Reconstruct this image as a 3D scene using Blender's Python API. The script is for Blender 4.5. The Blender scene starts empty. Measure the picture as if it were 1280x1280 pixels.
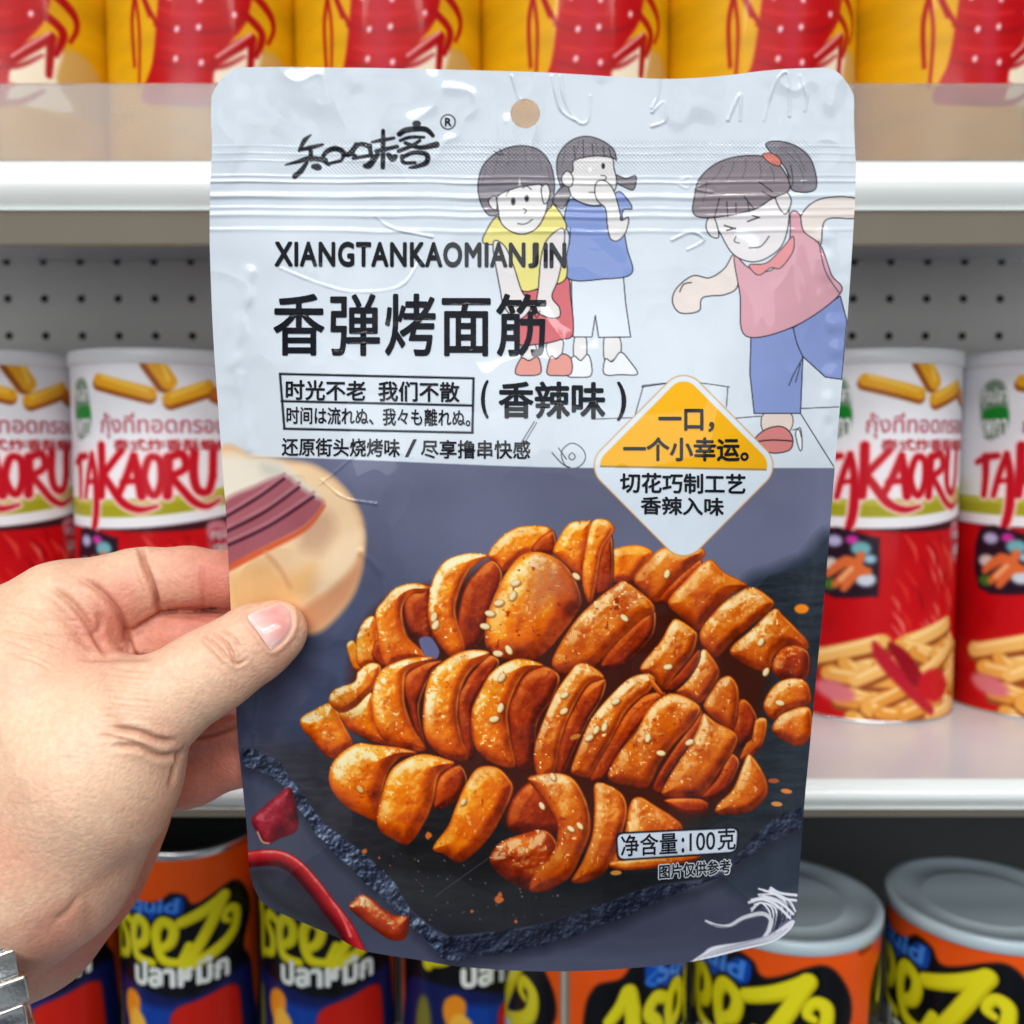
import bpy, math, random
import numpy as np
from mathutils import Vector
from mathutils.bvhtree import BVHTree

SC = bpy.context.scene
COL = SC.collection
rng = np.random.default_rng(7)

# ------------------------------------------------------------------ camera
FPX = 1180.0                       # focal length in photograph pixels (the photo is 1280 wide)
PITCH = math.radians(4.0)
CAMZ = 1.30
cam_d = bpy.data.cameras.new('camera')
cam_d.sensor_width = 36.0
cam_d.lens = 36.0 * FPX / 1280.0
cam_d.clip_start = 0.01
cam_d.clip_end = 50.0
cam_d.dof.use_dof = True
cam_d.dof.focus_distance = 0.222
cam_d.dof.aperture_fstop = 13.0
cam = bpy.data.objects.new('camera', cam_d)
cam.location = (0, 0, CAMZ)
cam.rotation_euler = (math.radians(90) - PITCH, 0, 0)
COL.objects.link(cam)
SC.camera = cam
CF = np.array([0, math.cos(PITCH), -math.sin(PITCH)])
CU = np.array([0, math.sin(PITCH), math.cos(PITCH)])
CX = np.array([1.0, 0, 0])

# ------------------------------------------------------------------ light (shop ceiling lamps, an added front fill) and exposure
world = bpy.data.worlds.new('World')
SC.world = world
world.use_nodes = True
# the rest of the shop: dim, with brighter and darker stretches of aisle
_wn = world.node_tree; _bg = _wn.nodes['Background']
_tc = _wn.nodes.new('ShaderNodeTexCoord'); _no = _wn.nodes.new('ShaderNodeTexNoise'); _no.inputs['Scale'].default_value = 3.2; _no.inputs['Detail'].default_value = 2.5
_mp = _wn.nodes.new('ShaderNodeMapping'); _mp.inputs['Scale'].default_value = (1.0, 1.0, 2.4)
_wn.links.new(_tc.outputs['Generated'], _mp.inputs[0]); _wn.links.new(_mp.outputs[0], _no.inputs['Vector'])
_cr = _wn.nodes.new('ShaderNodeValToRGB'); _wn.links.new(_no.outputs['Fac'], _cr.inputs[0])
_cr.color_ramp.elements[0].position = .38; _cr.color_ramp.elements[0].color = (.035, .038, .045, 1)
_cr.color_ramp.elements[1].position = .68; _cr.color_ramp.elements[1].color = (.85, .95, 1.05, 1)
_wn.links.new(_cr.outputs[0], _bg.inputs[0]); _bg.inputs[1].default_value = 0.42

def area(name, loc, target, sx, sy, power, col=(1, 0.98, 0.95)):
    l = bpy.data.lights.new(name, 'AREA')
    l.shape = 'RECTANGLE'; l.size = sx; l.size_y = sy
    l.energy = power; l.color = col
    o = bpy.data.objects.new(name, l)
    o.location = loc
    o.rotation_euler = (Vector(target) - Vector(loc)).to_track_quat('-Z', 'Y').to_euler()
    COL.objects.link(o)
    return o
area('ceiling_tube', (-0.15, -0.55, CAMZ + 0.95), (0, 0.3, CAMZ), 2.4, 0.04, 12.5)
area('ceiling_tube', (0.25, -1.25, CAMZ + 1.05), (0, 0.3, CAMZ), 2.4, 0.04, 12.5)
area('ceiling_tube', (0.0, 0.02, CAMZ + 1.0), (0, 0.2, CAMZ), 2.4, 0.06, 2.4)
area('ceiling_panel', (-0.6, -2.4, CAMZ + 0.95), (0, 0.3, CAMZ), 2.0, 0.4, 26, (0.95, 0.98, 1))
area('added_front_fill', (0.3, -2.2, CAMZ - 0.10), (0, 0.3, CAMZ), 1.8, 0.5, 5.5, (0.93, 0.98, 1))  # added eye-level fill that brightens the shaded shelf back, no actual chiller

SC.view_settings.view_transform = 'Standard'
SC.view_settings.look = 'None'
SC.view_settings.exposure = 0.08
SC.view_settings.gamma = 1.0
SC.view_settings.use_curve_mapping = False
SC.render.engine = 'CYCLES'
SC.cycles.use_denoising = True
SC.cycles.max_bounces = 8

# ------------------------------------------------------------------ helpers
def tag(o, label=None, cat=None, group=None, kind=None):
    if label: o['label'] = label
    if cat: o['category'] = cat
    if group: o['group'] = group
    if kind: o['kind'] = kind
    return o

def empty(name, loc=(0, 0, 0), rz=0.0):
    o = bpy.data.objects.new(name, None)
    o.empty_display_size = 0.02
    o.location = loc; o.rotation_euler = (0, 0, rz)
    COL.objects.link(o)
    return o

def mesh_np(name, co, faces, mat, parent=None, smooth=True, col=None, loc=None):
    """co (n,3); faces: (m,4)/(m,3) int array or list of lists; col (n,3) linear."""
    me = bpy.data.meshes.new(name)
    co = np.ascontiguousarray(co, dtype=np.float32)
    if isinstance(faces, np.ndarray):
        k = faces.shape[1]; m = faces.shape[0]
        me.vertices.add(len(co)); me.vertices.foreach_set('co', co.ravel())
        me.loops.add(m * k); me.loops.foreach_set('vertex_index', faces.astype(np.int32).ravel())
        me.polygons.add(m)
        me.polygons.foreach_set('loop_start', np.arange(0, m * k, k, dtype=np.int32))
        try: me.polygons.foreach_set('loop_total', np.full(m, k, dtype=np.int32))
        except Exception: pass
    else:
        me.from_pydata([tuple(map(float, v)) for v in co], [], faces)
    me.update(calc_edges=True)
    if col is not None:
        a = me.color_attributes.new('Col', 'FLOAT_COLOR', 'POINT')
        c4 = np.ones((len(co), 4), dtype=np.float32); c4[:, :3] = col
        a.data.foreach_set('color', c4.ravel())
    me.polygons.foreach_set('use_smooth', np.full(len(me.polygons), smooth, dtype=bool))
    if mat: me.materials.append(mat)
    o = bpy.data.objects.new(name, me)
    COL.objects.link(o)
    if parent: o.parent = parent
    if loc is not None: o.location = loc
    return o

def lin(c):
    c = np.asarray(c, dtype=np.float64) / 255.0
    return np.where(c <= 0.04045, c / 12.92, ((c + 0.055) / 1.055) ** 2.4)

def material(name, base=(0.8, 0.8, 0.8), rough=0.5, metal=0.0, coat=0.0, spec=0.5, vcol=False, noise=0.0, nscale=30.0, bump=0.0, bscale=200.0, bdist=0.001, sss=0.0, coatr=0.05):
    m = bpy.data.materials.new(name); m.use_nodes = True
    nt = m.node_tree; b = nt.nodes['Principled BSDF']
    b.inputs['Base Color'].default_value = (*base, 1)
    b.inputs['Roughness'].default_value = rough
    b.inputs['Metallic'].default_value = metal
    b.inputs['Coat Weight'].default_value = coat
    b.inputs['Coat Roughness'].default_value = coatr
    b.inputs['Specular IOR Level'].default_value = spec
    if sss:
        b.inputs['Subsurface Weight'].default_value = sss
        b.inputs['Subsurface Radius'].default_value = (1.0, 0.35, 0.18)
        b.inputs['Subsurface Scale'].default_value = 0.0025
    src = None
    if vcol:
        a = nt.nodes.new('ShaderNodeVertexColor'); a.layer_name = 'Col'; src = a.outputs['Color']
    tc = nt.nodes.new('ShaderNodeTexCoord')
    if noise:
        n = nt.nodes.new('ShaderNodeTexNoise'); n.inputs['Scale'].default_value = nscale; n.inputs['Detail'].default_value = 4
        nt.links.new(tc.outputs['Object'], n.inputs['Vector'])
        mr = nt.nodes.new('ShaderNodeMapRange'); mr.inputs[1].default_value = 0.25; mr.inputs[2].default_value = 0.75
        mr.inputs[3].default_value = 1 - noise; mr.inputs[4].default_value = 1 + noise
        nt.links.new(n.outputs['Fac'], mr.inputs[0])
        mx = nt.nodes.new('ShaderNodeMix'); mx.data_type = 'RGBA'; mx.blend_type = 'MULTIPLY'; mx.inputs[0].default_value = 1
        if src: nt.links.new(src, mx.inputs[6])
        else: mx.inputs[6].default_value = (*base, 1)
        nt.links.new(mr.outputs[0], mx.inputs[7])
        src = mx.outputs[2]
    if src: nt.links.new(src, b.inputs['Base Color'])
    if bump:
        n = nt.nodes.new('ShaderNodeTexNoise'); n.inputs['Scale'].default_value = bscale; n.inputs['Detail'].default_value = 3
        nt.links.new(tc.outputs['Object'], n.inputs['Vector'])
        bp = nt.nodes.new('ShaderNodeBump'); bp.inputs['Strength'].default_value = bump; bp.inputs['Distance'].default_value = bdist
        nt.links.new(n.outputs['Fac'], bp.inputs['Height'])
        nt.links.new(bp.outputs['Normal'], b.inputs['Normal'])
        if coat: nt.links.new(bp.outputs['Normal'], b.inputs['Coat Normal'])
    return m

# ---- numpy painting (printed artwork is painted into the print's own vertex colours)
def spl(pts, n=10, closed=True):
    p = np.asarray(pts, dtype=np.float64); m = len(p)
    out = []
    rngi = range(m if closed else m - 1)
    t = np.linspace(0, 1, n, endpoint=False)[:, None]
    for i in rngi:
        if closed: a, b, c, d = p[(i - 1) % m], p[i], p[(i + 1) % m], p[(i + 2) % m]
        else: a, b, c, d = p[max(i - 1, 0)], p[i], p[i + 1], p[min(i + 2, m - 1)]
        out.append(0.5 * ((2 * b) + (-a + c) * t + (2 * a - 5 * b + 4 * c - d) * t ** 2 + (-a + 3 * b - 3 * c + d) * t ** 3))
    out = np.concatenate(out)
    if not closed: out = np.vstack([out, p[-1:]])
    return out

def seg_dist(X, Y, a, b):
    abx, aby = b[0] - a[0], b[1] - a[1]
    L = abx * abx + aby * aby + 1e-12
    t = np.clip(((X - a[0]) * abx + (Y - a[1]) * aby) / L, 0, 1)
    dx = X - a[0] - t * abx; dy = Y - a[1] - t * aby
    return dx * dx + dy * dy, t

def poly_sdf(X, Y, P):
    """positive inside"""
    d2 = np.full(X.shape, 1e18); ins = np.zeros(X.shape, dtype=bool)
    n = len(P)
    for i in range(n):
        a = P[i]; b = P[(i + 1) % n]
        q, _ = seg_dist(X, Y, a, b)
        np.minimum(d2, q, out=d2)
        if a[1] != b[1]:
            c = ((a[1] > Y) != (b[1] > Y)) & (X < (b[0] - a[0]) * (Y - a[1]) / (b[1] - a[1]) + a[0])
            ins ^= c
    d = np.sqrt(d2)
    return np.where(ins, d, -d)

_lat = {}
def vnoise(X, Y, s, seed=0):
    if seed not in _lat:
        _lat[seed] = np.random.default_rng(seed + 100).random((256, 256))
    g = _lat[seed]
    x = X / s + 37.3; y = Y / s + 11.7
    xi = np.floor(x).astype(int); yi = np.floor(y).astype(int)
    fx = x - xi; fy = y - yi
    fx = fx * fx * (3 - 2 * fx); fy = fy * fy * (3 - 2 * fy)
    xi &= 255; yi &= 255; x1 = (xi + 1) & 255; y1 = (yi + 1) & 255
    return (g[yi, xi] * (1 - fx) + g[yi, x1] * fx) * (1 - fy) + (g[y1, xi] * (1 - fx) + g[y1, x1] * fx) * fy

def fbm(X, Y, s, seed=0, o=4):
    r = 0; a = 0.5; t = 0
    for k in range(o):
        r = r + a * vnoise(X, Y, s / 2 ** k, seed + k); t += a; a *= 0.55
    return r / t

class Canvas:
    def __init__(s, x0, y0, x1, y1, nx, ny, bg):
        s.xs = np.linspace(x0, x1, nx); s.ys = np.linspace(y0, y1, ny)
        s.X, s.Y = np.meshgrid(s.xs, s.ys)
        s.C = np.empty((ny, nx, 3)); s.C[:] = np.asarray(bg, float)
        s.dx = (x1 - x0) / (nx - 1); s.dy = (y1 - y0) / (ny - 1)
    def win(s, P, m):
        P = np.asarray(P)
        a = max(int((P[:, 0].min() - m - s.xs[0]) / s.dx), 0); b = min(int((P[:, 0].max() + m - s.xs[0]) / s.dx) + 2, len(s.xs))
        c = max(int((P[:, 1].min() - m - s.ys[0]) / s.dy), 0); d = min(int((P[:, 1].max() + m - s.ys[0]) / s.dy) + 2, len(s.ys))
        if a >= b or c >= d: return None
        return (slice(c, d), slice(a, b))
    def put(s, w, cov, col):
        col = np.asarray(col, float)
        s.C[w] = s.C[w] * (1 - cov[..., None]) + col * cov[..., None]
    def poly(s, P, col, smooth=False, aa=0.8, alpha=1.0, n=8):
        P = spl(P, n) if smooth else np.asarray(P, float)
        w = s.win(P, aa * 2)
        if w is None: return
        d = poly_sdf(s.X[w], s.Y[w], P)
        s.put(w, np.clip(d / (2 * aa) + 0.5, 0, 1) * alpha, col)
    def stroke(s, P, wd, col, smooth=True, aa=0.7, alpha=1.0, closed=False, n=8):
        """wd: width or list of widths along the path"""
        P0 = np.asarray(P, float)
        Q = spl(P0, n, closed) if smooth else (np.vstack([P0, P0[:1]]) if closed else P0)
        if smooth and closed: Q = np.vstack([Q, Q[:1]])
        wv = np.interp(np.linspace(0, 1, len(Q)), np.linspace(0, 1, len(wd)), wd) if np.ndim(wd) else np.full(len(Q), float(wd))
        w = s.win(Q, wv.max() + 2 * aa)
        if w is None: return
        X, Y = s.X[w], s.Y[w]
        best = np.full(X.shape, -1e9)
        for i in range(len(Q) - 1):
            q, t = seg_dist(X, Y, Q[i], Q[i + 1])
            np.maximum(best, (wv[i] * (1 - t) + wv[i + 1] * t) / 2 - np.sqrt(q), out=best)
        s.put(w, np.clip(best / (2 * aa) + 0.5, 0, 1) * alpha, col)
    def dot(s, x, y, rx, ry=None, ang=0, col=(0, 0, 0), aa=0.7, alpha=1.0):
        ry = ry or rx
        t = np.linspace(0, 2 * np.pi, 25)[:-1]; c, n = math.cos(ang), math.sin(ang)
        P = np.c_[x + rx * np.cos(t) * c - ry * np.sin(t) * n, y + rx * np.cos(t) * n + ry * np.sin(t) * c]
        s.poly(P, col, aa=aa, alpha=alpha)
    def linear(s):
        return lin(np.clip(s.C, 0, 255))

class Wrap:
    """draws every mark twice round a tin (half a turn apart), wrapping at the seam"""
    def __init__(s, cv, period, times=2): s.cv, s.p, s.t = cv, period, times
    def _each(s, fn, P, *a, **k):
        for i in range(s.t):
            for w in (-1, 0, 1):
                d = s.p * (i / s.t + w)
                q = [(x + d, y) for x, y in P]
                xs = [x for x, _ in q]
                if max(xs) > s.cv.xs[0] - 30 and min(xs) < s.cv.xs[-1] + 30: fn(q, *a, **k)
    def poly(s, P, *a, **k): s._each(s.cv.poly, P, *a, **k)
    def stroke(s, P, *a, **k): s._each(s.cv.stroke, P, *a, **k)
    def dot(s, x, y, *a, **k): s._each(lambda q, *aa, **kk: s.cv.dot(q[0][0], q[0][1], *aa, **kk), [(x, y)], *a, **k)

def ramp(t, stops):
    xs = [a for a, _ in stops]; cs = np.array([c for _, c in stops], float)
    return np.stack([np.interp(t, xs, cs[:, k]) for k in range(3)], -1)

def text_flat(body, bold=0.0, shear=0.0, fine=0.09, strikes=8, space=1.0):
    c = bpy.data.curves.new('txt', 'FONT'); c.body = body; c.size = 1; c.shear = shear; c.space_character = space; c.resolution_u = 4
    o = bpy.data.objects.new('txt', c); COL.objects.link(o)
    bpy.context.view_layer.update()
    me = bpy.data.meshes.new_from_object(o.evaluated_get(bpy.context.evaluated_depsgraph_get()))
    import bmesh as _bm
    bm = _bm.new(); bm.from_mesh(me); _bm.ops.triangulate(bm, faces=bm.faces[:])
    for _ in range(3 if fine else 0):
        es = [e for e in bm.edges if e.calc_length() > fine]
        if not es: break
        _bm.ops.subdivide_edges(bm, edges=es, cuts=1); _bm.ops.triangulate(bm, faces=[f for f in bm.faces if len(f.verts) > 3])
    v = np.array([x.co[:2] for x in bm.verts]); bm.verts.index_update(); f = [[q.index for q in p.verts] for p in bm.faces]; bm.free()
    bpy.data.objects.remove(o); bpy.data.curves.remove(c); bpy.data.meshes.remove(me)
    # heavier weight: the glyph struck several times round a small circle, each strike a hair above the last
    n = len(v); V = [v]; F = [f]; Z = [np.zeros(n)]
    if bold:
        for k in range(strikes):
            a = 2 * math.pi * k / strikes
            V.append(v + bold * np.array([math.cos(a), math.sin(a)])); F.append([[i + n * (k + 1) for i in q] for q in f]); Z.append(np.full(n, (k + 1) * 5e-6))
    v = np.concatenate(V); f = [q for g_ in F for q in g_]; z = np.concatenate(Z)
    lo, hi = v.min(0), v.max(0)
    return (v - lo) / (hi - lo), f, z      # unit box, y up
# ------------------------------------------------------------------ the pouch: its plane and bulge
PA, PB = 5.102, -0.000897
def sstep(a, b, x):
    t = np.clip((x - a) / (b - a), 0, 1); return t * t * (3 - 2 * t)

OUT = np.array([(296,85),(340,83.6),(420,84.5),(470,85),(560,87),(640,89),(690,91),(740,94),(790,97),(830,98.5),(870,97.5),(910,94),(950,89),(985,86),(1020,85),(1036,85.5),
 (1048,91),(1057,101),(1064,112),(1067.5,123),(1067.5,150),(1068.5,180),(1070,210),(1069,240),(1066.5,290),(1062,360),(1056,440),(1049,520),(1043,590),(1036,680),(1029,760),(1021,840),(1012.5,930),(1005,1010),(1000,1080),(996.5,1130),(994,1151),
 (985,1165),(965,1178),(930,1187),(865,1202),(780,1211),(720,1214),(660,1214),(600,1210.5),(557,1206),(530,1201),(472,1192),(445,1185),(422,1172),(380,1154),(352,1142),(330,1130),(321,1117),(315,1102),(311,1082),(309,1040),
 (303,980),(298,930),(292,830),(287,730),(283,650),(277,570),(272,500),(267,430),(263.5,350),(262,290),(263,226),(265,182),(264,157),(264,126),(267.5,114),(275,101),(286,90)], float)
OUTS = spl(OUT, 3)
HOLE = (656.5, 142.0, 18.5)

def bulge(px, py, sd):
    e = sstep(6, 170, sd)
    v = sstep(300, 620, py)
    return 0.0075 * e * v + 0.0012 * sstep(4, 120, sd) * sstep(215, 330, py)

def wrinkle(px, py):
    """relief of the film, metres towards the viewer"""
    w = np.zeros_like(px, dtype=float)
    # zip and ridges
    sag = 3.0 * np.sin((px - 262) / 806 * np.pi)
    for y0, a, s in ((226, .00021, 1.8), (244, .00030, 3.4), (259, .00012, 2.0), (268, .00022, 3.0), (287, .00016, 2.6), (219, .0001, 1.6), (201, .00006, 1.4), (192, .00006, 1.4), (183, .00005, 1.4)):
        amp = a * (0.55 + 0.9 * vnoise(px, py * 0 + y0, 70, 3))
        w += amp * np.exp(-((py - y0 - sag * (y0 > 215) + 2.2 * (vnoise(px, py * 0 + y0, 55, 5) - .5)) / s) ** 2)
    # dotted heat seal
    m = sstep(172, 178, py) * (1 - sstep(214, 220, py)) * sstep(300, 420, px) * (1 - sstep(1015, 1030, px))
    w += m * 0.00008 * np.cos(2 * np.pi * px / 5.0) * np.cos(2 * np.pi * py / 5.0)
    # soft waves of the header film
    hd = (1 - sstep(185, 260, py))
    w += hd * 0.0007 * (fbm(px, py, 150, 11, 2) - .5) + hd * 0.00015 * (vnoise(px, py * .55, 42, 15) - .5)
    # creases in the body
    bd = sstep(240, 340, py)
    w += bd * 0.0016 * (fbm(px, py, 210, 21, 2) - .5) + bd * 0.00030 * (vnoise(px, py, 60, 31) - .5)
    for pts, a, s in CREASES:
        q = spl(pts, 6, False); d2 = np.full(px.shape, 1e9)
        for i in range(len(q) - 1):
            dd, _ = seg_dist(px, py, q[i], q[i + 1]); np.minimum(d2, dd, out=d2)
        w += a * np.exp(-d2 / (s * s)) * (.25 + 1.5 * vnoise(px, py, 16, 81))
    # crumpled film: sharp little folds, strongest in the header, along the edges and round the pinch of the thumb
    rg = 1 - np.abs(2 * fbm(px, py * .8, 95, 201, 3) - 1)
    hd2 = (1 - sstep(170, 235, py)) * .9 + .35 * np.exp(-((px - 300) / 40) ** 2) * sstep(300, 380, py) + .30 * np.exp(-((px - 1020) / 45) ** 2) * sstep(280, 360, py)
    th = np.exp(-((px - 360) ** 2 + (py - 760) ** 2) / 150 ** 2)
    w += (hd2 * .55 + .5 * th + .16) * .0010 * np.clip(rg - .72, 0, 1) ** 1.3 * 3
    ang = np.arctan2(py - 800, px - 330); rr_ = np.hypot(px - 330, py - 800)
    w += .00028 * sstep(292, 325, px) * np.cos(ang * 9 + 2.5 * vnoise(px, py, 60, 83)) * np.exp(-((rr_ - 95) / 60) ** 2)
    w -= .0018 * np.exp(-((px - 335) ** 2 + (py - 800) ** 2) / 60 ** 2) * sstep(292, 335, px)
    return w
CREASES = [([(350,335),(400,355),(445,365),(500,358),(525,325)], .00019, 1.8), ([(452,560),(425,585),(400,605)], .00021, 1.8),
 ([(402,600),(430,622),(470,630)], .00021, 1.8), ([(470,270),(490,285),(540,296)], .00021, 1.8), ([(452,690),(475,715),(482,745)], .0004, 5),
 ([(640,95),(648,120),(655,130)], .00021, 1.8), ([(690,95),(700,135),(718,150)], .00021, 1.8), ([(825,98),(822,120),(815,135)], .00021, 1.8),
 ([(955,150),(968,105),(985,92),(987,145)], .00021, 1.8), ([(910,150),(925,118),(925,150)], .00021, 1.8), ([(840,300),(865,290),(880,300),(860,312)], .00021, 1.8),
 ([(1000,95),(1008,118),(1006,138)], .0002, 1.8), ([(700,96),(706,125),(722,152),(735,150),(738,120)], .0002, 1.8), ([(815,140),(830,128),(832,150),(815,158)], .0002, 1.8), ([(852,225),(862,222),(860,235),(850,232)], .0002, 1.8), ([(885,228),(870,236),(890,240)], .0002, 1.8), ([(285,480),(300,420),(312,340)], .0004, 9), ([(310,560),(300,470)], .0003, 7), ([(1030,300),(1045,420),(1030,560)], .0004, 12)]

def pouch_sd(px, py):
    return np.minimum(poly_sdf(px, py, OUTS), np.hypot(px - HOLE[0], py - HOLE[1]) - HOLE[2])

def ray_pts(px, py, d):
    px = np.asarray(px, float); py = np.asarray(py, float); d = np.asarray(d, float)
    r = CF[None] + ((px.ravel() - 640) / FPX)[:, None] * CX[None] - ((py.ravel() - 640) / FPX)[:, None] * CU[None]
    return r * d.ravel()[:, None] + np.array([0, 0, CAMZ])

_g = {}
def pouch_front(px, py, off=0.0):
    """points of the printed front, bilinear look-up in the relief grid"""
    gx, gy, gd = _g['x'], _g['y'], _g['d']
    fx = np.clip(px - gx[0], 0, len(gx) - 1.001); fy = np.clip(py - gy[0], 0, len(gy) - 1.001)
    xi = fx.astype(int); yi = fy.astype(int); fx = fx - xi; fy = fy - yi
    d = (gd[yi, xi] * (1 - fx) + gd[yi, xi + 1] * fx) * (1 - fy) + (gd[yi + 1, xi] * (1 - fx) + gd[yi + 1, xi + 1] * fx) * fy
    return ray_pts(px, py, d - off)

# ------------------------------------------------------------------ the printed front of the pouch
GX0, GX1, GY0, GY1 = 258, 1074, 80, 1218
art = Canvas(GX0, GY0, GX1, GY1, GX1 - GX0 + 1, GY1 - GY0 + 1, (208, 217, 226))
INK = (24, 22, 30)

def T(ox, oy, s):
    return lambda *p: [(ox + x / s, oy + y / s) for x, y in p]
K1 = T(560, 140, 3.557); K2 = T(800, 70, 2.4167); Z4 = T(320, 440, 2.56)
HAIR = (128, 122, 130); SKIN = (222, 219, 219)
def fig(pts, col, line=1.3, smooth=True):
    art.poly(pts, col, smooth)
    if line: art.stroke(pts, line, INK, smooth, closed=True, aa=.55)
def ink(pts, w=1.2, col=INK): art.stroke(pts, w, col, True, aa=.55)

# hopscotch squares chalked on the ground
ink(K2((5,1000),(140,985),(270,1000)), 1); ink(K2((265,1003),(261,1060)), 1); ink(K2((290,1094),(365,1088)), 1)
ink(K2((485,1065),(600,1060)), 1); ink(K2((485,1080),(585,1240)), 1.1)
ink([(803,482),(850,477)], 1); ink([(804,483),(793,522)], 1); ink([(740,524),(793,522)], .9); ink([(668,527),(652,553)], 1); ink([(671,528),(655,555)], .8)
ink([(690,566),(703,580),(712,584)], 1); ink([(698,560),(708,574)], 1)
art.stroke([(732,571),(727,560),(715,554),(704,561),(702,571),(707,582),(716,586),(727,581)], 1, INK, closed=True, aa=.55); art.stroke([(719,571),(715,575),(711,571),(715,566)], 1, INK, closed=True, aa=.55)

# child in blue
fig(K1((465,395),(490,350),(515,330),(550,345),(530,400),(505,430)), HAIR)
fig(K1((745,280),(790,296),(835,285),(825,345),(780,332),(750,312)), HAIR)
fig(K1((560,1090),(565,1000),(612,1000),(615,1095),(590,1110)), SKIN, 1.1)
fig(K1((700,1110),(697,1000),(760,1000),(765,1075)), SKIN, 1.1)
fig(K1((530,1172),(535,1120),(560,1085),(590,1105),(620,1078),(637,1115),(635,1172),(580,1180)), (226,230,234), 1.2)
fig(K1((695,1165),(700,1098),(730,1110),(768,1068),(810,1110),(842,1165),(770,1168)), (226,230,234), 1.2)
fig(K1((548,735),(780,732),(790,850),(812,1000),(670,1003),(655,905),(640,1000),(556,1000)), (214,222,232), 1.2, False)
fig(K1((555,220),(640,195),(725,200),(738,250),(750,310),(735,360),(690,405),(640,415),(570,392),(540,350),(535,280)), SKIN)
fig(K1((485,270),(490,195),(540,132),(610,108),(680,125),(735,165),(748,215),(730,203),(650,196),(562,215),(555,262),(520,290),(505,335)), HAIR)
fig(K1((505,292),(530,262),(555,290),(548,330),(517,325)), SKIN)
for a in ((560,150,565,210),(600,125,603,205),(640,140,648,198),(690,150,695,200),(715,160,728,205)): ink(K1((a[0],a[1]),(a[2],a[3])), .9)
fig(K1((548,388),(620,415),(695,412),(755,355),(795,385),(818,430),(775,447),(795,600),(818,716),(700,742),(528,735),(540,560),(518,505),(522,440)), (128,148,203))
ink(K1((545,515),(540,590)), 1)
fig(K1((652,350),(662,312),(690,304),(722,325),(745,372),(765,450),(770,482),(803,470),(790,535),(755,572),(722,562),(708,500),(700,430),(665,395)), (224,221,220))
art.dot(560+690/3.557, 140+240/3.557, 2.2, 3.8, 0, INK); art.dot(560+632/3.557, 140+255/3.557, 2.6, 3.2, 0, (240,243,246)); ink(K1((680,282),(700,285),(702,298),(690,305)), 1); ink(K1((628,357),(650,357)), 1)
# child in yellow
fig(K1((330,1100),(330,1030),(385,1030),(390,1092)), SKIN, 1.1); fig(K1((450,1090),(440,1030),(508,1010),(505,1080),(480,1095)), SKIN, 1.1)
fig(K1((299,1160),(325,1095),(360,1105),(400,1090),(412,1160),(350,1172)), (218,150,140), 1.2)
fig(K1((440,1160),(458,1085),(480,1098),(512,1075),(548,1100),(545,1165),(480,1172)), (218,150,140), 1.2)
fig(K1((322,800),(400,788),(525,735),(545,820),(556,985),(500,1012),(420,1030),(305,1030),(298,930)), (203,108,114))
fig(K1((215,465),(175,520),(157,582),(250,598),(275,660),(325,792),(430,775),(526,735),(515,560),(525,497),(470,412),(440,440),(400,510),(340,542),(280,530),(238,492)), (226,216,130))
fig(K1((200,588),(248,592),(290,680),(330,800),(372,850),(345,905),(300,920),(250,865),(232,790)), (223,217,217))
fig(K1((445,562),(512,518),(515,610),(490,742),(462,820),(495,870),(493,912),(440,912),(393,878),(402,780),(415,640)), (223,217,217))
ink(K1((340,860),(360,850),(378,880),(395,915),(408,885)), 1)
fig(K1((205,462),(155,425),(133,340),(150,250),(200,192),(270,158),(340,150),(405,170),(452,225),(473,310),(466,395),(440,430),(330,400)), HAIR)
ink(K1((205,175),(235,192)), 1); ink(K1((228,165),(245,190)), 1)
fig(K1((222,375),(300,338),(380,324),(415,325),(442,370),(436,440),(400,510),(340,543),(280,531),(236,492),(223,430)), (226,224,224))
art.poly(K1((318,290),(325,325),(313,328)), (226,224,224))
fig(K1((415,340),(438,320),(453,350),(445,395),(425,405)), SKIN); fig(K1((180,392),(212,376),(216,432),(192,425)), SKIN)
art.dot(560+290/3.557, 140+398/3.557, 3, 5, 0, (92,90,98)); art.dot(560+350/3.557, 140+383/3.557, 3, 5, 0, (92,90,98))
ink(K1((290,398),(290,402)), 3.2); ink(K1((350,383),(350,387)), 3.2)
ink(K1((335,430),(348,438),(340,452)), 1); ink(K1((310,497),(345,497),(375,478)), 1.2); ink(K1((258,372),(270,352)), 1.1); ink(K1((332,338),(350,330),(370,345)), 1.1)
# child in pink
fig(K2((380,270),(425,258),(485,280),(522,325),(530,402),(460,405),(440,340)), HAIR)
fig(K2((375,1080),(455,1080),(450,1135),(375,1135)), (222,205,195), 1)
fig(K2((485,1125),(470,1140),(482,1190),(490,1180)), (226,230,234), 1); ink(K2((463,1130),(480,1128),(487,1150)), 1)
fig(K2((345,1165),(380,1128),(430,1120),(460,1150),(452,1190),(392,1198)), (208,128,124)); ink(K2((350,1165),(400,1160),(458,1163)), 1.6)
fig(K2((335,845),(465,820),(605,725),(625,800),(610,977),(560,970),(492,908),(485,1080),(345,1080),(332,960)), (132,148,200), 1.2, False)
ink(K2((463,822),(475,870),(493,910)), 1.1); ink(K2((493,910),(465,960),(450,995)), 1); ink(K2((485,930),(470,985)), .9)
fig(K2((482,500),(512,450),(570,427),(656,433),(657,488),(562,495),(545,570),(508,558)), (225,214,208))
fig(K2((285,600),(255,642),(210,670),(160,664),(112,700),(98,742),(122,776),(178,770),(190,730),(260,720),(296,690)), (226,214,208))
ink(K2((120,712),(132,690),(155,684)), 1.4)
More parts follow.
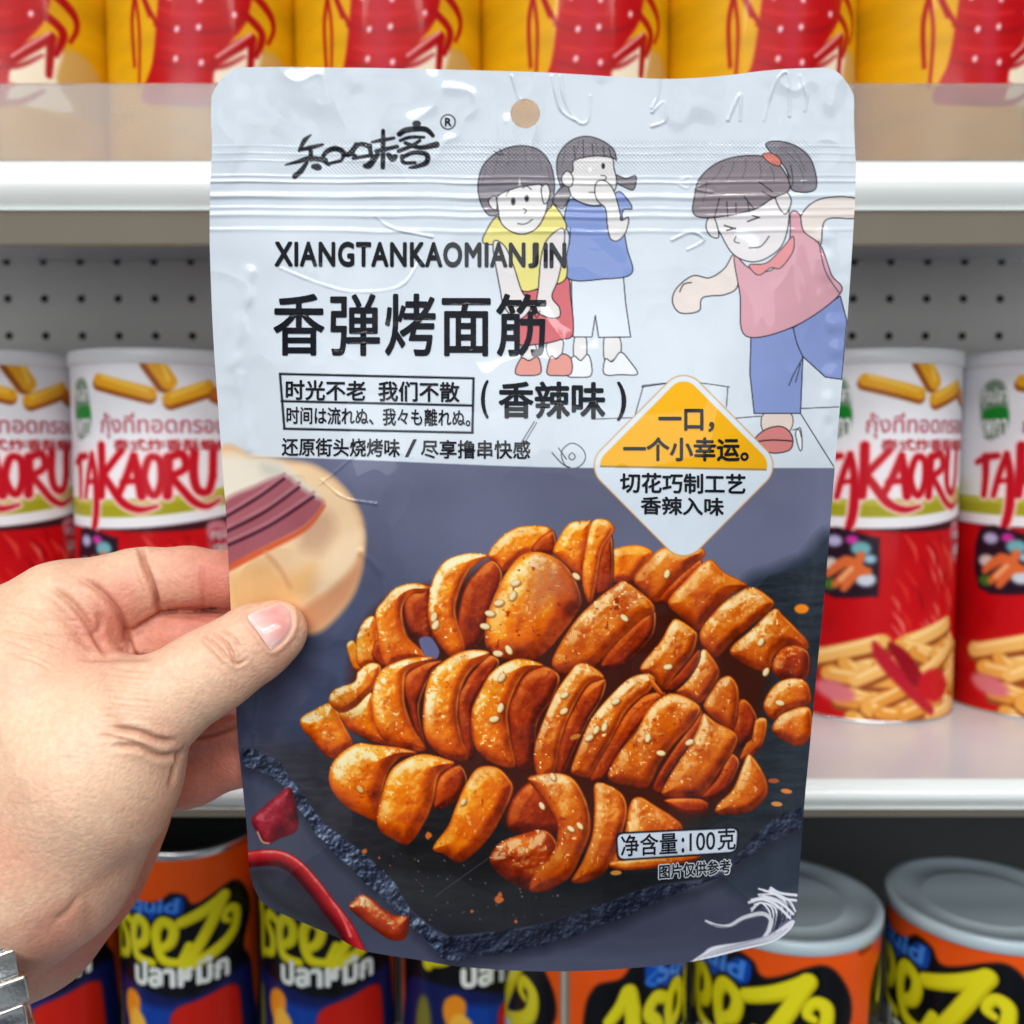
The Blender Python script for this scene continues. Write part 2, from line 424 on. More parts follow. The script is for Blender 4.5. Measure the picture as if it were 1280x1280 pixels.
fig(K2((285,605),(330,640),(400,645),(450,560),(455,475),(482,478),(495,530),(545,572),(578,660),(606,716),(470,815),(320,846),(302,720)), (211,158,170), 1.2)
ink(K2((540,560),(560,650),(602,716)), 1.6, (96,92,100))
fig(K2((330,632),(358,662),(395,640),(425,640),(462,590),(462,545),(430,580),(382,625)), (222,140,144), 1.1)
fig(K2((225,487),(340,465),(400,430),(440,420),(450,490),(430,570),(380,612),(330,621),(280,597),(245,540)), (224,220,222))
art.poly(K2((285,540),(310,525),(360,550),(345,585),(320,560)), (240,242,246), True, aa=2)
fig(K2((205,492),(225,490),(238,545),(215,545),(200,520)), SKIN); fig(K2((410,430),(440,410),(457,440),(437,478)), SKIN)
fig(K2((163,478),(165,420),(180,370),(230,325),(300,303),(380,305),(430,340),(452,402),(400,430),(340,465),(222,488)), (134,124,130))
for a in ((240,430,225,487),(262,440,265,485),(290,445,290,478),(315,425,345,462),(325,440,330,470),(360,380,400,410),(370,410,405,430)): ink(K2((a[0],a[1]),(a[2],a[3])), 1.2)
for a in ((250,330,215,380),(285,318,262,372),(320,312,310,368),(360,318,362,372),(395,335,405,378),(200,380,190,440),(440,290,470,320),(465,285,500,350),(480,330,495,390)): ink(K2((a[0],a[1]),((a[0]+a[2])/2+4,(a[1]+a[3])/2),(a[2],a[3])), .8, (86,80,88))
for a in ((170,240,150,320),(220,205,200,280),(270,175,262,240),(340,165,345,240),(400,190,415,260),(440,240,455,310),(520,170,505,240),(580,125,570,180),(650,125,668,180)): ink(K1((a[0],a[1]),((a[0]+a[2])/2+3,(a[1]+a[3])/2),(a[2],a[3])), .8, (90,84,92))
ink(K2((455,330),(462,380),(450,405)), 1); ink(K2((440,340),(455,370)), 1)
fig(K2((370,298),(400,294),(425,315),(420,332),(390,322)), (216,126,112), 1)
ink(K2((255,512),(288,522)), 1.6); ink(K2((262,527),(288,520)), 1.6); ink(K2((325,500),(360,487)), 1.6); ink(K2((340,482),(360,488)), 1.4); ink(K2((290,545),(285,560),(300,565)), 1.1); ink(K2((330,580),(365,575),(390,545)), 1.2)

# ---- lower photograph: slate-blue table, bowl, plate, chillies, twisted gluten
X, Y = art.X, art.Y
edge = 571 + 14 * sstep(283, 760, X)
m = np.clip((Y - edge) / 1.6 + .5, 0, 1)
n1 = fbm(X, Y, 160, 41, 3)
bgc = ramp(np.clip((Y - 580) / 620, 0, 1), [(0, (104,107,132)), (.2, (100,103,129)), (.38, (86,91,116)), (.55, (70,78,106)), (.75, (76,80,100)), (1, (72,76,98))])
bgc = bgc * (0.86 + 0.28 * n1)[..., None]
lf = np.exp(-((X - 430) / 110) ** 2 - ((Y - 830) / 150) ** 2); bgc = bgc * (1 - .38 * lf[..., None]) + np.array((38,48,78)) * (.38 * lf[..., None])
art.C = art.C * (1 - m[..., None]) + bgc * m[..., None]
art.poly([(930,728),(965,712),(1000,698),(1045,690),(1045,1060),(900,1100),(900,800)], (48,58,74), True, aa=10)
art.poly([(985,730),(1045,712),(1045,900),(990,900)], (42,56,70), True, aa=12)

# wooden bowl and dark red tines, out of focus in the print
B4 = T(250, 560, 4.266)
art.poly(B4((90,60),(300,55),(480,72),(600,95),(700,150),(800,250),(862,360),(880,480),(868,620),(830,760),(760,870),(650,975),(540,1010),(400,1100),(90,1100)), (214,164,118), True, aa=4.5)
art.poly(B4((90,60),(300,55),(480,72),(600,95),(700,160),(790,260),(845,370),(860,500),(820,620),(700,740),(560,850),(440,830),(90,900)), (236,202,160), True, aa=6)
art.poly(B4((90,60),(300,50),(420,80),(520,160),(600,260),(400,280),(90,330)), (232,222,204), True, aa=7)
art.poly(B4((330,80),(430,100),(560,200),(640,260),(610,300),(480,180),(340,140)), (206,204,190), True, aa=6)
art.poly(B4((560,380),(680,340),(720,440),(640,560),(540,520)), (206,166,134), True, aa=10)
art.poly(B4((150,700),(350,600),(440,680),(600,620),(600,760),(440,840),(200,880)), (226,182,124), True, aa=10)
art.poly(B4((720,520),(850,440),(850,560),(780,660),(640,760)), (244,214,176), True, aa=8)
art.poly(B4((560,860),(700,760),(820,640),(860,560),(850,660),(800,780),(700,900),(580,970)), (206,146,106), True, aa=6)
art.poly(B4((90,330),(300,200),(450,150),(520,200),(600,255),(660,300),(560,420),(340,540),(150,650),(90,670)), (160,88,98), True, aa=4.5)
for a in (((90,395),(300,270),(445,165)), ((90,470),(330,350),(525,212)), ((90,545),(360,420),(602,262))):
    art.stroke(B4(*a), 4.2, (78,34,48), aa=1.8); art.stroke([(x + 1, y - 6) for x, y in B4(*a)], 3, (178,118,128), aa=2.2)
art.stroke(B4((90,670),(340,545),(560,430),(660,310)), [7, 8, 6, 3], (206,92,52), aa=2.6)
art.stroke(B4((350,560),(420,640),(480,740)), 3, (206,150,104), aa=4.5)

# slate plate
UP = [(303,936),(320,938),(348,953),(362,970),(377,992),(406,1030),(452,1065),(492,1102),(513,1137),(541,1160),(562,1171),(640,1162),(684,1154),(768,1125),(818,1107),(883,1098),(937,1050),(967,1024),(1002,1009)]
LO = [(303,958),(330,972),(351,984),(371,1014),(406,1060),(452,1106),(492,1141),(521,1169),(545,1195),(560,1207),(600,1200),(640,1196),(729,1172),(818,1134),(892,1100),(937,1073),(967,1055),(1002,1042)]
P = UP + [(1040,1000),(1045,700),(960,720),(800,900),(420,900),(300,900)]
w = art.win(np.array(P), 4); d = poly_sdf(art.X[w], art.Y[w], np.array(P))
xx, yy = art.X[w], art.Y[w]
slate = ramp(np.clip((xx - 300) / 700, 0, 1), [(0, (78,80,100)), (.12, (58,56,66)), (.3, (34,32,35)), (.6, (27,26,29)), (.8, (34,38,44)), (1, (42,50,60))])
grain = fbm(xx * .35 + yy * .2, yy * 1.6, 9, 51, 4)
slate = slate * (0.72 + .56 * grain)[..., None]
sl2 = sstep(1080, 1165, yy)[..., None]; slate = slate * (1 - .35 * sl2) + np.array((58,60,74)) * .35 * sl2
art.put(w, sstep(-2, 2, d) * (sstep(905, 950, yy + (xx > 800) * 300)), slate)
_u, _l = spl(UP, 6, False), spl(LO, 6, False)
_l = _l * .82 + np.array([_u[np.argmin(np.hypot(*(_u - q).T))] for q in _l]) * .18
P = _u.tolist() + _l[::-1].tolist()
P = np.array(P); P = P + np.c_[2.2 * (vnoise(P[:, 0] * 3, P[:, 1] * 3, 14, 61) - .5), 5 * (vnoise(P[:, 0] * 3, P[:, 1] * 3, 12, 62) - .5)]
sh = [(x + 2, y + 9) for x, y in P]
art.poly(sh, (34,36,50), aa=9, alpha=.75)
w = art.win(P, 3); d = poly_sdf(art.X[w], art.Y[w], P); xx, yy = art.X[w], art.Y[w]
h = .95 * fbm(xx, yy, 15, 71, 4) + .4 * np.abs(fbm(xx, yy, 7, 75, 3) - .5)
gy, gx = np.gradient(h)
lit = np.clip(.42 - 2.6 * gx - 3.4 * gy + .35 * (h - .55), 0, 1)
lit = np.clip((lit - .40) * 1.7 + .40, 0, 1); rc = ramp(lit, [(0, (16,20,36)), (.35, (56,66,92)), (.65, (110,128,160)), (1, (188,202,222))])
dim = (.82 - .42 * sstep(520, 590, xx))[..., None]
rc = rc * dim + np.array((16,18,34)) * (1 - dim)
art.put(w, sstep(-1, 1, d), rc)
ink([(545,1120),(575,1098),(640,1052)], .8, (86,86,92))

art.poly([(309,1085),(340,1100),(380,1120),(420,1150),(450,1190),(380,1160),(320,1118)], (46,46,48), True, aa=12, alpha=.7)
# chillies, pepper slice, cloth fringe
def chunk(P, stops, smooth=True, L=(-.45, -.75), k=1.0, tex=.25, ts=9, aa=.9, seed=3, spec=.0, ao=.30, dark=None, amb=.29, grad=0.0, flat=1.0):
    P = spl(P, 7) if smooth else np.asarray(P, float)
    w = art.win(P, 3)
    if w is None: return
    xx, yy = art.X[w], art.Y[w]
    d = poly_sdf(xx, yy, P)
    wd = max(d.max(), 1)
    t = np.clip(d / (wd * flat), 0, 1)
    hgt = np.sqrt(np.maximum(1 - (1 - t) ** 2, 0)) * wd * k
    hgt = hgt + tex * 4.0 * fbm(xx, yy, ts * 2.4, seed, 4) + tex * 1.2 * fbm(xx, yy, ts * .8, seed + 9, 2)
    for _ in range(2):
        hp = np.pad(hgt, 1, mode='edge'); hgt = (hp[:-2, 1:-1] + hp[2:, 1:-1] + hp[1:-1, :-2] + hp[1:-1, 2:] + 2 * hgt) / 6
    gy, gx = np.gradient(hgt)
    nz = 1 / np.sqrt(1 + gx * gx + gy * gy); nx = -gx * nz; ny = -gy * nz
    ll = math.sqrt(L[0] ** 2 + L[1] ** 2 + .36)
    lam = np.clip((nx * L[0] + ny * L[1] + nz * .6) / ll, 0, 1)
    tone = amb + (1 - amb) * lam
    u = (xx - P[:, 0].mean()) * .42 + (yy - P[:, 1].mean()) * .9
    up = (P[:, 0] - P[:, 0].mean()) * .42 + (P[:, 1] - P[:, 1].mean()) * .9
    v = np.clip((u - up.min()) / max(up.max() - up.min(), 1), 0, 1)
    if grad: tone = tone * (1 - grad) + grad * (1.02 - .66 * v) * (.42 + .58 * np.clip(lam * 1.35, 0, 1))
    tone = tone * (1 - ao + ao * np.clip(t * 4.2, 0, 1)) + .30 * tex * (fbm(xx, yy, ts * 2.2, seed + 20, 4) - .5) * 2 + .10 * tex * (fbm(xx, yy, 3.2, seed + 25, 2) - .5)
    col = ramp(np.clip(tone, 0, 1), stops)
    if dark:
        g = fbm(xx, yy, 34, seed + 44, 3); s = np.clip((g - .50) / .16, 0, 1) * dark * .55
        col = col * (1 - s[..., None]) + col * np.array((.80, .52, .34)) * s[..., None]
        g = fbm(xx, yy, 6.5, seed + 47, 3); s = np.clip((g - .74) / .05, 0, 1) * dark * .8
        col = col * (1 - s[..., None]) + np.array((138,30,8)) * s[..., None]
    if spec:
        g = fbm(xx, yy, 15, seed + 33, 3) * .6 + fbm(xx, yy, 4.2, seed + 36, 3) * .4
        s = np.clip((lam - .50) / .25, 0, 1) * np.clip((g - .44) / .09, 0, 1) * spec * np.clip(1.6 - 1.8 * v, 0, 1) * np.clip(t * 4, 0, 1)
        col = col * (1 - s[..., None]) + np.array((248,234,194)) * s[..., None]
        g = vnoise(xx, yy, 3.4, seed + 60); s = np.clip((g - .84) / .06, 0, 1) * np.clip((lam - .42) / .2, 0, 1) * min(spec * 1.4, 1)
        col = col * (1 - s[..., None]) + np.array((252,226,170)) * s[..., None]
    if spec and grad:
        ey, ex = np.gradient(d)
        rim = np.exp(-((d - 2.2) / 1.3) ** 2) * np.clip(-(ex * .75 - ey * .35), 0, 1) * np.clip(.35 + vnoise(xx, yy, 9, seed + 70), 0, 1) * np.clip(1.2 - v, 0, 1) * .75
        col = col * (1 - rim[..., None]) + np.array((250,196,104)) * rim[..., None]
    art.put(w, np.clip(d / (2 * aa) + .5, 0, 1), col)
RED = [(0, (40,6,12)), (.35, (92,12,22)), (.65, (150,24,32)), (.9, (188,50,54)), (1, (236,150,140))]
chunk([(314.6,1024),(327.6,1010),(345,995),(361,984),(369,1000),(372,1036),(350,1048),(333,1055),(321,1040)], [(0,(60,10,20)),(.5,(128,22,38)),(.85,(160,44,60)),(1,(190,90,100))], tex=1.3, seed=5)
art.stroke([(322,1040),(328,1052),(336,1054)], 2, (206,150,120))
q = spl([(300,1076),(330,1072),(352,1074),(372,1086),(392,1108),(410,1132),(428,1155),(440,1176),(450,1200)], 6, False)
nrm = np.gradient(q, axis=0); nrm = np.c_[-nrm[:, 1], nrm[:, 0]] / np.linalg.norm(nrm, axis=1)[:, None]
art.poly(np.vstack([q + nrm * 19 + (3, 6), (q + nrm * 4 + (3, 6))[::-1]]), (48,36,46), aa=9, alpha=.6)
chunk(np.vstack([q - nrm * 10.5, (q + nrm * 10.5)[::-1]]), RED, smooth=False, tex=.22, L=(.35, -.8), seed=8)
art.stroke([(423,1138),(432,1155),(438,1170)], [1, 2.5, 4], (240,150,140), aa=1.4, alpha=.7)
ORG = [(0,(60,16,6)),(.4,(140,40,10)),(.7,(196,78,26)),(.9,(222,130,66)),(1,(246,214,170))]
chunk([(436,1134),(444,1124),(452,1118),(466,1124),(478,1135),(494,1144),(511,1147),(507,1172),(489,1175),(468,1162),(450,1148)], ORG, tex=.6, seed=11, spec=.9)
D0 = T(690, 860, 4.0)
G1 = np.array(D0((1060,1010),(1130,1030),(1190,1070),(1216,1110))); G2 = np.array(D0((985,1105),(1050,1080),(1100,1125),(1070,1235)))
art.poly(D0((1040,1040),(1220,1070),(1216,1180),(1120,1260),(1060,1250),(1090,1150)), (96,98,120), True, aa=3)
rr = random.Random(77)
for i in range(15):
    f_ = i / 14; q_ = G1 * (1 - f_) + G2 * f_ + np.array([[rr.uniform(-3, 3), rr.uniform(-2, 2)] for _ in range(4)])
    q_[0] += (rr.uniform(-5, 4), rr.uniform(-3, 3))
    art.stroke(q_ + (1.6, 2.0), 3.0, (52,54,76), aa=.7)
    art.stroke(q_, 2.3, rr.choice([(210,212,220),(186,190,204),(226,226,232)]), aa=.7)
for a_ in (((985,1072),(1040,1055),(1120,1085),(1190,1150)), ((1095,1000),(1140,1025),(1222,1036)), ((1090,1010),(1150,1050),(1220,1062)), ((1000,1060),(1080,1050),(1150,1080),(1205,1130))): art.stroke(D0(*a_), 3.4, (220,222,230), aa=.7)
art.stroke(D0((770,1165),(830,1188),(890,1186),(960,1148),(1050,1128),(1095,1160),(1085,1210),(1060,1245)), [3,4,4,5,5.4,5,5,4], (208,210,218), aa=.7)
art.stroke(D0((800,1184),(890,1196),(960,1160),(1040,1142)), 1.1, (110,112,130), aa=.6)
art.poly([(860,1206),(878,1192),(892,1183),(930,1177),(962,1168),(990,1150),(992,1162),(960,1182),(920,1190),(880,1204)], (212,214,222), True, aa=1)
for i in range(8):
    art.stroke([(872 + i * 8, 1199 - i * 2.2), (900 + i * 9, 1186 - i * 1.5), (935 + i * 7, 1178 - i * 2.5)], .9, (150,154,172), aa=.6)

A4 = T(370, 640, 4.0); Bz = T(690, 640, 4.0); C4 = T(370, 860, 4.0); D4 = T(690, 860, 4.0)
art.poly([(450,800),(490,750),(560,730),(640,700),(760,700),(860,740),(930,790),(960,850),(940,930),(925,990),(880,1020),(800,1050),(720,1060),(640,1030),(560,990),(480,940),(440,880)], (66,24,10), True, aa=12)
GL = [(0,(54,12,2)), (.2,(132,44,3)), (.4,(186,80,4)), (.58,(216,110,8)), (.76,(232,144,22)), (.9,(240,178,66)), (1,(250,224,166))]
GB = [(0,(50,13,3)), (.22,(124,42,4)), (.45,(176,74,6)), (.66,(204,104,16)), (.86,(224,146,58)), (1,(242,206,146))]
IN = [(0,(44,10,4)), (.3,(98,24,4)), (.6,(152,50,6)), (.85,(190,80,14)), (1,(222,122,44))]
sd_ = [100]
def g(P, st=GL, spec=.85, dark=.5, **k):
    sd_[0] += 7
    k.setdefault('tex', .7); k.setdefault('grad', .6); k.setdefault('flat', .62)
    chunk(P, st, spec=spec, dark=dark, seed=sd_[0], **k)
def inn(P, **k): g(P, IN, spec=.10, dark=.6, ao=.5, amb=.12, grad=.55, **k)
# far pieces
g(A4((960,215),(1020,130),(1100,80),(1180,68),(1260,75),(1290,120),(1270,210),(1150,215),(1040,300),(1000,260)), spec=.5); inn(A4((1180,180),(1230,120),(1290,95),(1300,200),(1200,215)))
g(Bz((290,210),(340,175),(420,165),(480,180),(505,215),(440,300),(400,350),(300,340)), spec=.2)
g(Bz((5,200),(40,120),(90,55),(170,45),(195,60),(180,260),(150,330),(60,250)), spec=.5)
inn(Bz((220,400),(250,200),(300,110),(310,300),(290,400)))
g(Bz((150,300),(178,130),(205,45),(270,38),(312,80),(290,130),(250,200),(215,400),(190,460),(160,400)), spec=.4)
g(Bz((410,340),(480,240),(560,175),(640,190),(740,175),(765,220),(700,270),(600,380),(530,450),(470,420)), GB, spec=.25)
inn(Bz((540,430),(640,320),(740,240),(740,300),(640,400),(590,470)))
g(Bz((580,450),(660,350),(745,262),(800,240),(860,300),(950,345),(975,372),(890,420),(800,520),(730,590),(640,520)), GB, spec=.3)
g(Bz((740,600),(830,480),(920,410),(1000,375),(1080,420),(1110,470),(1000,570),(900,650),(820,730),(760,680)), GB, spec=.6)
g(Bz((890,690),(1000,585),(1110,485),(1160,520),(1230,590),(1282,650),(1270,690),(1180,670),(1110,720),(1080,800),(960,760)), GB, spec=.6)
g(Bz((1100,770),(1140,690),(1210,665),(1284,700),(1290,800),(1240,860),(1130,830)), IN, spec=.3)
g(Bz((1060,950),(1120,860),(1210,830),(1280,860),(1292,960),(1180,990),(1110,1040),(1070,1010)), GB, spec=.5)
g(Bz((1100,1090),(1150,1010),(1280,975),(1306,1060),(1290,1130),(1240,1170),(1170,1150)), GB, spec=.3)
inn(Bz((930,950),(980,945),(1030,1030),(1010,1120),(940,1180),(905,1090)))
g(Bz((1000,1130),(1020,1040),(1075,1040),(1060,1150),(1000,1220),(940,1235),(970,1160)), GB, spec=.2)
g(Bz((760,975),(800,890),(840,835),(890,820),(930,870),(935,960),(910,1085),(830,1050)), GB, spec=.5)
g(Bz((620,890),(700,790),(750,690),(795,715),(840,800),(800,890),(740,955),(680,930)), GB, spec=.7)
inn(Bz((560,880),(640,800),(730,690),(740,740),(690,830),(610,900)))
g(Bz((440,780),(540,650),(590,560),(625,535),(700,580),(730,620),(700,720),(630,800),(560,885),(500,830)), GB, spec=.6)
# left upper croissant
g(A4((255,660),(290,645),(320,720),(325,790),(290,785),(262,710)), spec=.2)
g(A4((300,650),(335,550),(385,520),(405,560),(420,680),(455,775),(380,770),(310,765)), spec=.9)
inn(A4((380,720),(410,640),(460,760),(430,780)))
inn(A4((540,440),(600,395),(680,380),(690,640),(620,640),(560,590)))
g(A4((395,520),(430,450),(500,378),(600,355),(668,378),(640,405),(585,412),(545,455),(535,520),(560,620),(640,700),(655,735),(520,755),(450,768),(415,670)), spec=.8)
art.poly(A4((615,640),(670,625),(715,690),(700,735),(650,725)), (104,104,144), True, aa=1)
inn(A4((830,420),(900,300),(980,240),(1035,310),(1000,450),(955,600),(890,690),(800,690)), k=.8)
g(A4((660,480),(680,350),(740,250),(830,212),(905,206),(960,222),(880,280),(825,380),(800,500),(840,640),(840,700),(770,722),(700,640),(668,560)), spec=1.0)
g(A4((945,640),(955,520),(1000,400),(1060,290),(1130,215),(1220,200),(1320,240),(1390,320),(1430,440),(1390,530),(1320,620),(1260,690),(1180,740),(1040,732),(965,690)), spec=.55, dark=.9, k=.75)
art.poly(A4((1180,300),(1240,260),(1330,290),(1400,420),(1340,420),(1240,480),(1170,500)), (176,110,96), True, aa=12, alpha=.55)
inn(Bz((330,640),(500,480),(515,600),(430,710),(330,790),(240,770)))
g(Bz((0,760),(40,660),(120,540),(220,440),(310,370),(360,345),(430,390),(502,450),(512,500),(450,540),(340,640),(240,745),(180,795),(60,810)), GB, spec=.6, dark=1.0, k=.8)
# long middle croissant
g(A4((25,1030),(90,990),(170,955),(215,1000),(250,1080),(285,1165),(200,1228),(150,1220),(80,1140),(30,1080)), spec=.9)
g(A4((215,1005),(300,970),(375,900),(395,990),(410,1060),(470,1165),(400,1152),(300,1112),(255,1080)), spec=.6, dark=.8)
g(A4((165,950),(190,890),(290,850),(310,800),(370,755),(428,775),(400,870),(340,930),(280,985),(220,1002)), spec=.9)
inn(A4((540,850),(620,765),(730,742),(690,800),(640,900),(620,1000),(650,1170),(590,1080)))
g(A4((380,920),(420,800),(500,750),(600,726),(690,728),(640,760),(565,795),(545,850),(548,960),(590,1080),(650,1185),(560,1192),(450,1152),(395,1060)), spec=1.0)
inn(A4((810,960),(850,850),(900,780),(970,715),(1020,760),(930,900),(890,1000),(890,1210),(840,1210)))
g(A4((635,1000),(650,880),(690,790),(780,720),(870,690),(965,698),(950,735),(880,790),(830,880),(812,1000),(830,1120),(862,1230),(780,1242),(680,1180),(640,1100)), spec=.95)
inn(A4((1060,1010),(1095,900),(1150,810),(1240,770),(1320,820),(1290,930),(1210,1060),(1200,1260),(1100,1275)))
g(A4((880,1000),(920,900),(980,800),(1080,740),(1160,738),(1240,770),(1150,805),(1092,900),(1062,1010),(1078,1150),(1096,1270),(1000,1262),(910,1200),(880,1110)), spec=.8)
inn(Bz((50,1120),(115,970),(185,865),(270,835),(255,930),(190,1040),(120,1180),(60,1310),(20,1290)))
g(Bz((-85,1160),(-30,1010),(20,900),(90,800),(135,757),(200,770),(262,830),(178,868),(108,980),(58,1100),(40,1180),(20,1290),(-10,1315),(-60,1345),(-88,1260)), GB, spec=.7)
inn(Bz((190,1330),(305,1120),(375,1000),(470,915),(570,905),(520,990),(410,1120),(320,1260),(260,1350)))
g(Bz((95,1290),(140,1160),(200,1030),(290,920),(390,830),(480,808),(520,840),(480,905),(440,930),(370,1000),(310,1120),(240,1240),(190,1325),(120,1315)), GB, spec=.7)
g(Bz((480,805),(500,830),(560,910),(540,915),(500,870)), GB, spec=.2)
inn(D4((505,490),(600,320),(715,170),(750,110),(745,200),(685,290),(580,440),(550,530)))
g(D4((280,430),(330,330),(420,220),(480,110),(560,40),(620,28),(700,60),(745,110),(700,190),(620,270),(540,380),(480,492),(400,492),(310,472)), GB, spec=.6, dark=.7, k=.8)
inn(D4((560,560),(720,550),(785,580),(760,625),(650,625)))
inn(D4((750,540),(830,450),(890,330),(940,370),(905,460),(870,515),(800,555)))
g(D4((550,530),(600,420),(680,300),(735,190),(758,128),(820,170),(925,230),(918,300),(860,390),(790,490),(740,545),(640,548)), GB, spec=.6, k=.8)
g(D4((830,580),(905,505),(950,400),(985,330),(1045,400),(1078,480),(1070,545),(1000,612),(900,637),(820,625)), GB, spec=.5)
# near pieces
inn(C4((690,560),(720,440),(820,385),(860,470),(800,570),(700,610)))
g(C4((165,430),(200,350),(300,280),(400,285),(520,298),(605,325),(520,350),(460,430),(430,540),(410,662),(340,640),(250,592),(180,510)), spec=.85)
g(C4((405,650),(430,530),(470,420),(540,360),(640,330),(760,358),(790,380),(715,440),(690,560),(640,680),(560,782),(480,752),(420,712)), spec=.55)
g(C4((685,800),(760,690),(800,590),(850,480),(910,400),(1000,395),(1065,450),(1085,520),(1010,680),(930,790),(820,872),(740,830)), spec=.35, dark=.7)
inn(C4((1080,560),(1180,470),(1280,560),(1330,700),(1200,740),(1060,700)))
g(C4((970,870),(1010,780),(1100,740),(1232,708),(1300,760),(1330,880),(1290,1000),(1180,1017),(1060,965)), IN, spec=.6, tex=1.0)
g(D4((215,480),(290,488),(360,540),(378,620),(355,720),(310,840),(240,945),(100,972),(150,870),(200,740),(212,600)), GB, spec=.45)
g(D4((390,580),(440,545),(520,590),(600,640),(655,692),(640,760),(500,800),(330,890),(290,880),(360,740)), GB, spec=.5)
g(D4((300,870),(520,850),(735,840),(680,872),(500,902),(330,908)), GB, spec=.2)
g(D4((-120,450),(-40,428),(60,430),(130,480),(185,600),(192,720),(150,830),(90,945),(-20,1005),(-110,1015),(-90,930),(0,830),(28,730),(10,640),(-50,550),(-90,500)), GB, spec=.6, dark=.7)
# sesame seeds and crumbs
def seed(x, y, a, s=1.0, c=(232,214,172)):
    art.dot(x + .9, y + 1.2, 5.2 * s, 3.4 * s, math.radians(a), (96,40,14), aa=1.2, alpha=.6)
    art.dot(x, y, 4.9 * s, 3.0 * s, math.radians(a), (196,158,102)); art.dot(x - .4, y - .5, 4.1 * s, 2.2 * s, math.radians(a), c)
for zx, zy, a in ((1098,355,-20),(1015,455,-15),(970,508,10),(945,572,10),(1010,708,5),(1064,690,60),(1028,828,-50),(1022,980,-70),(990,1036,-15),(1084,420,-60),(690,525,-70),(698,565,-60)): seed(370 + zx / 4, 640 + zy / 4, a, 1.35)
for zx, zy, a in ((62,916,-30),(60,996,-35),(318,948,-25),(221,1090,-60),(262,1076,-70),(186,1130,-30),(480,1130,-75),(545,1206,5),(688,1152,-25),(580,775,-12),(362,530,40),(1070,800,-60),(1140,955,10),(1045,650,-60),(122,322,40),(575,310,-70)): seed(690 + zx / 4, 640 + zy / 4, a, 1.2)
for zx, zy, a in ((95,705,35),(140,690,50),(5,445,60)): seed(690 + zx / 4, 860 + zy / 4, a, 1.1)
seed(370 + 320 / 4, 860 + 505 / 4, 50, 1.1, (214,180,110)); seed(370 + 1230 / 4, 860 + 590 / 4, 60, 1.1); seed(368 + 845 / 4, 860 + 570 / 4, -55, 1)
for x, y, a, c in ((983,989,8,(214,130,60)),(971,1005,5,(206,140,80)),(770,1091,-3,(200,140,70)),(719,921,-20,(190,120,50)),(1001,761,3,(226,134,32)),(967,976,0,(170,90,50))): art.dot(x, y, 7, 3, math.radians(a), c)
art.dot(1002, 761, 9, 6, 0, (226,134,32), aa=1.5)
r = random.Random(4)
for x, y, s in ((456,1064,4),(624,1124,6),(590,1139,2.4),(645,1152,2.6),(535,1045,5),(474,1072,1.6),(625,1118,4)): art.poly([(x + s * math.cos(t) * r.uniform(.6, 1.1), y + s * math.sin(t) * r.uniform(.6, 1.1)) for t in np.linspace(0, 6.28, 9)[:-1]], (204,112,52))
for _ in range(60): art.dot(r.uniform(470, 700), r.uniform(1060, 1150), r.uniform(.5, 1.2), None, 0, r.choice([(170,150,130),(150,100,60),(130,128,130)]), alpha=.8)

art.C = art.C * (1 + .045 * (fbm(X, Y, 46, 955, 4) - .5) * (Y < 585))[..., None]
# press contrast of the lower photograph
m_ = (np.clip((Y - edge) / 1.6 + .5, 0, 1) * sstep(440, 470, X + (Y > 900) * 300))[..., None]
v_ = np.clip(art.C / 255, 0, 1); g_ = v_.mean(-1, keepdims=True)
warm = np.clip((v_[..., :1] - v_[..., 2:]) / .25, 0, 1)
v_ = np.clip(g_ + (v_ - g_) * (.90 + .16 * warm), 0, 1); v_ = v_ ** 1.1 * 1.05
art.C = art.C * (1 - m_) + np.clip(v_, 0, 1) * 255 * m_
# badge (rounded diamond) and net-weight plate
def rdiamond(cx, cy, hx, hy, r):
    d = (np.abs(art.X - cx) / hx + np.abs(art.Y - cy) / hy - 1) * hx * hy / math.hypot(hx, hy)
    u = (art.X - cx) / hx; v = (art.Y - cy) / hy
    a = np.abs(u + v); b = np.abs(u - v)            # rotated square coordinates, 0..1
    q = np.hypot(np.maximum(a - (1 - r), 0), np.maximum(b - (1 - r), 0)) + np.minimum(np.maximum(a, b) - (1 - r), 0) - r
    return -q * hx * .71
dd = rdiamond(854.5, 582, 124, 125, .32)
def cov(d, aa=.8): return np.clip(d / (2 * aa) + .5, 0, 1)
full = (slice(None), slice(None))
art.put(full, cov(dd), (206,150,80)); art.put(full, cov(dd - 1.4), (212,222,232))
art.put(full, cov(dd - 8) * cov(584 + (art.X - 855) * .02 - art.Y), (236,172,14))
art.put(full, cov(dd - 8) * cov(1.2 - np.abs(585 + (art.X - 855) * .02 - art.Y)), (150,120,60))
def rrect(q, r, n=6):
    q = [np.array(p, float) for p in q]; out = []
    for i in range(4):
        p, a_, b_ = q[i], q[i - 1] - q[i], q[(i + 1) % 4] - q[i]
        a_ = a_ / np.linalg.norm(a_) * r; b_ = b_ / np.linalg.norm(b_) * r
        for t in np.linspace(0, 1, n): out.append((p + a_) * (1 - t) ** 2 + 2 * t * (1 - t) * p + (p + b_) * t ** 2)
    return np.array(out)
art.poly(rrect([(769,1040.5),(924.5,1033),(922,1066.5),(771,1076.5)], 9), (16,16,26), aa=.7)
art.poly(rrect([(771.5,1042.8),(922,1035.5),(919.6,1064.4),(773.4,1074)], 8), (208,218,232), aa=.7)
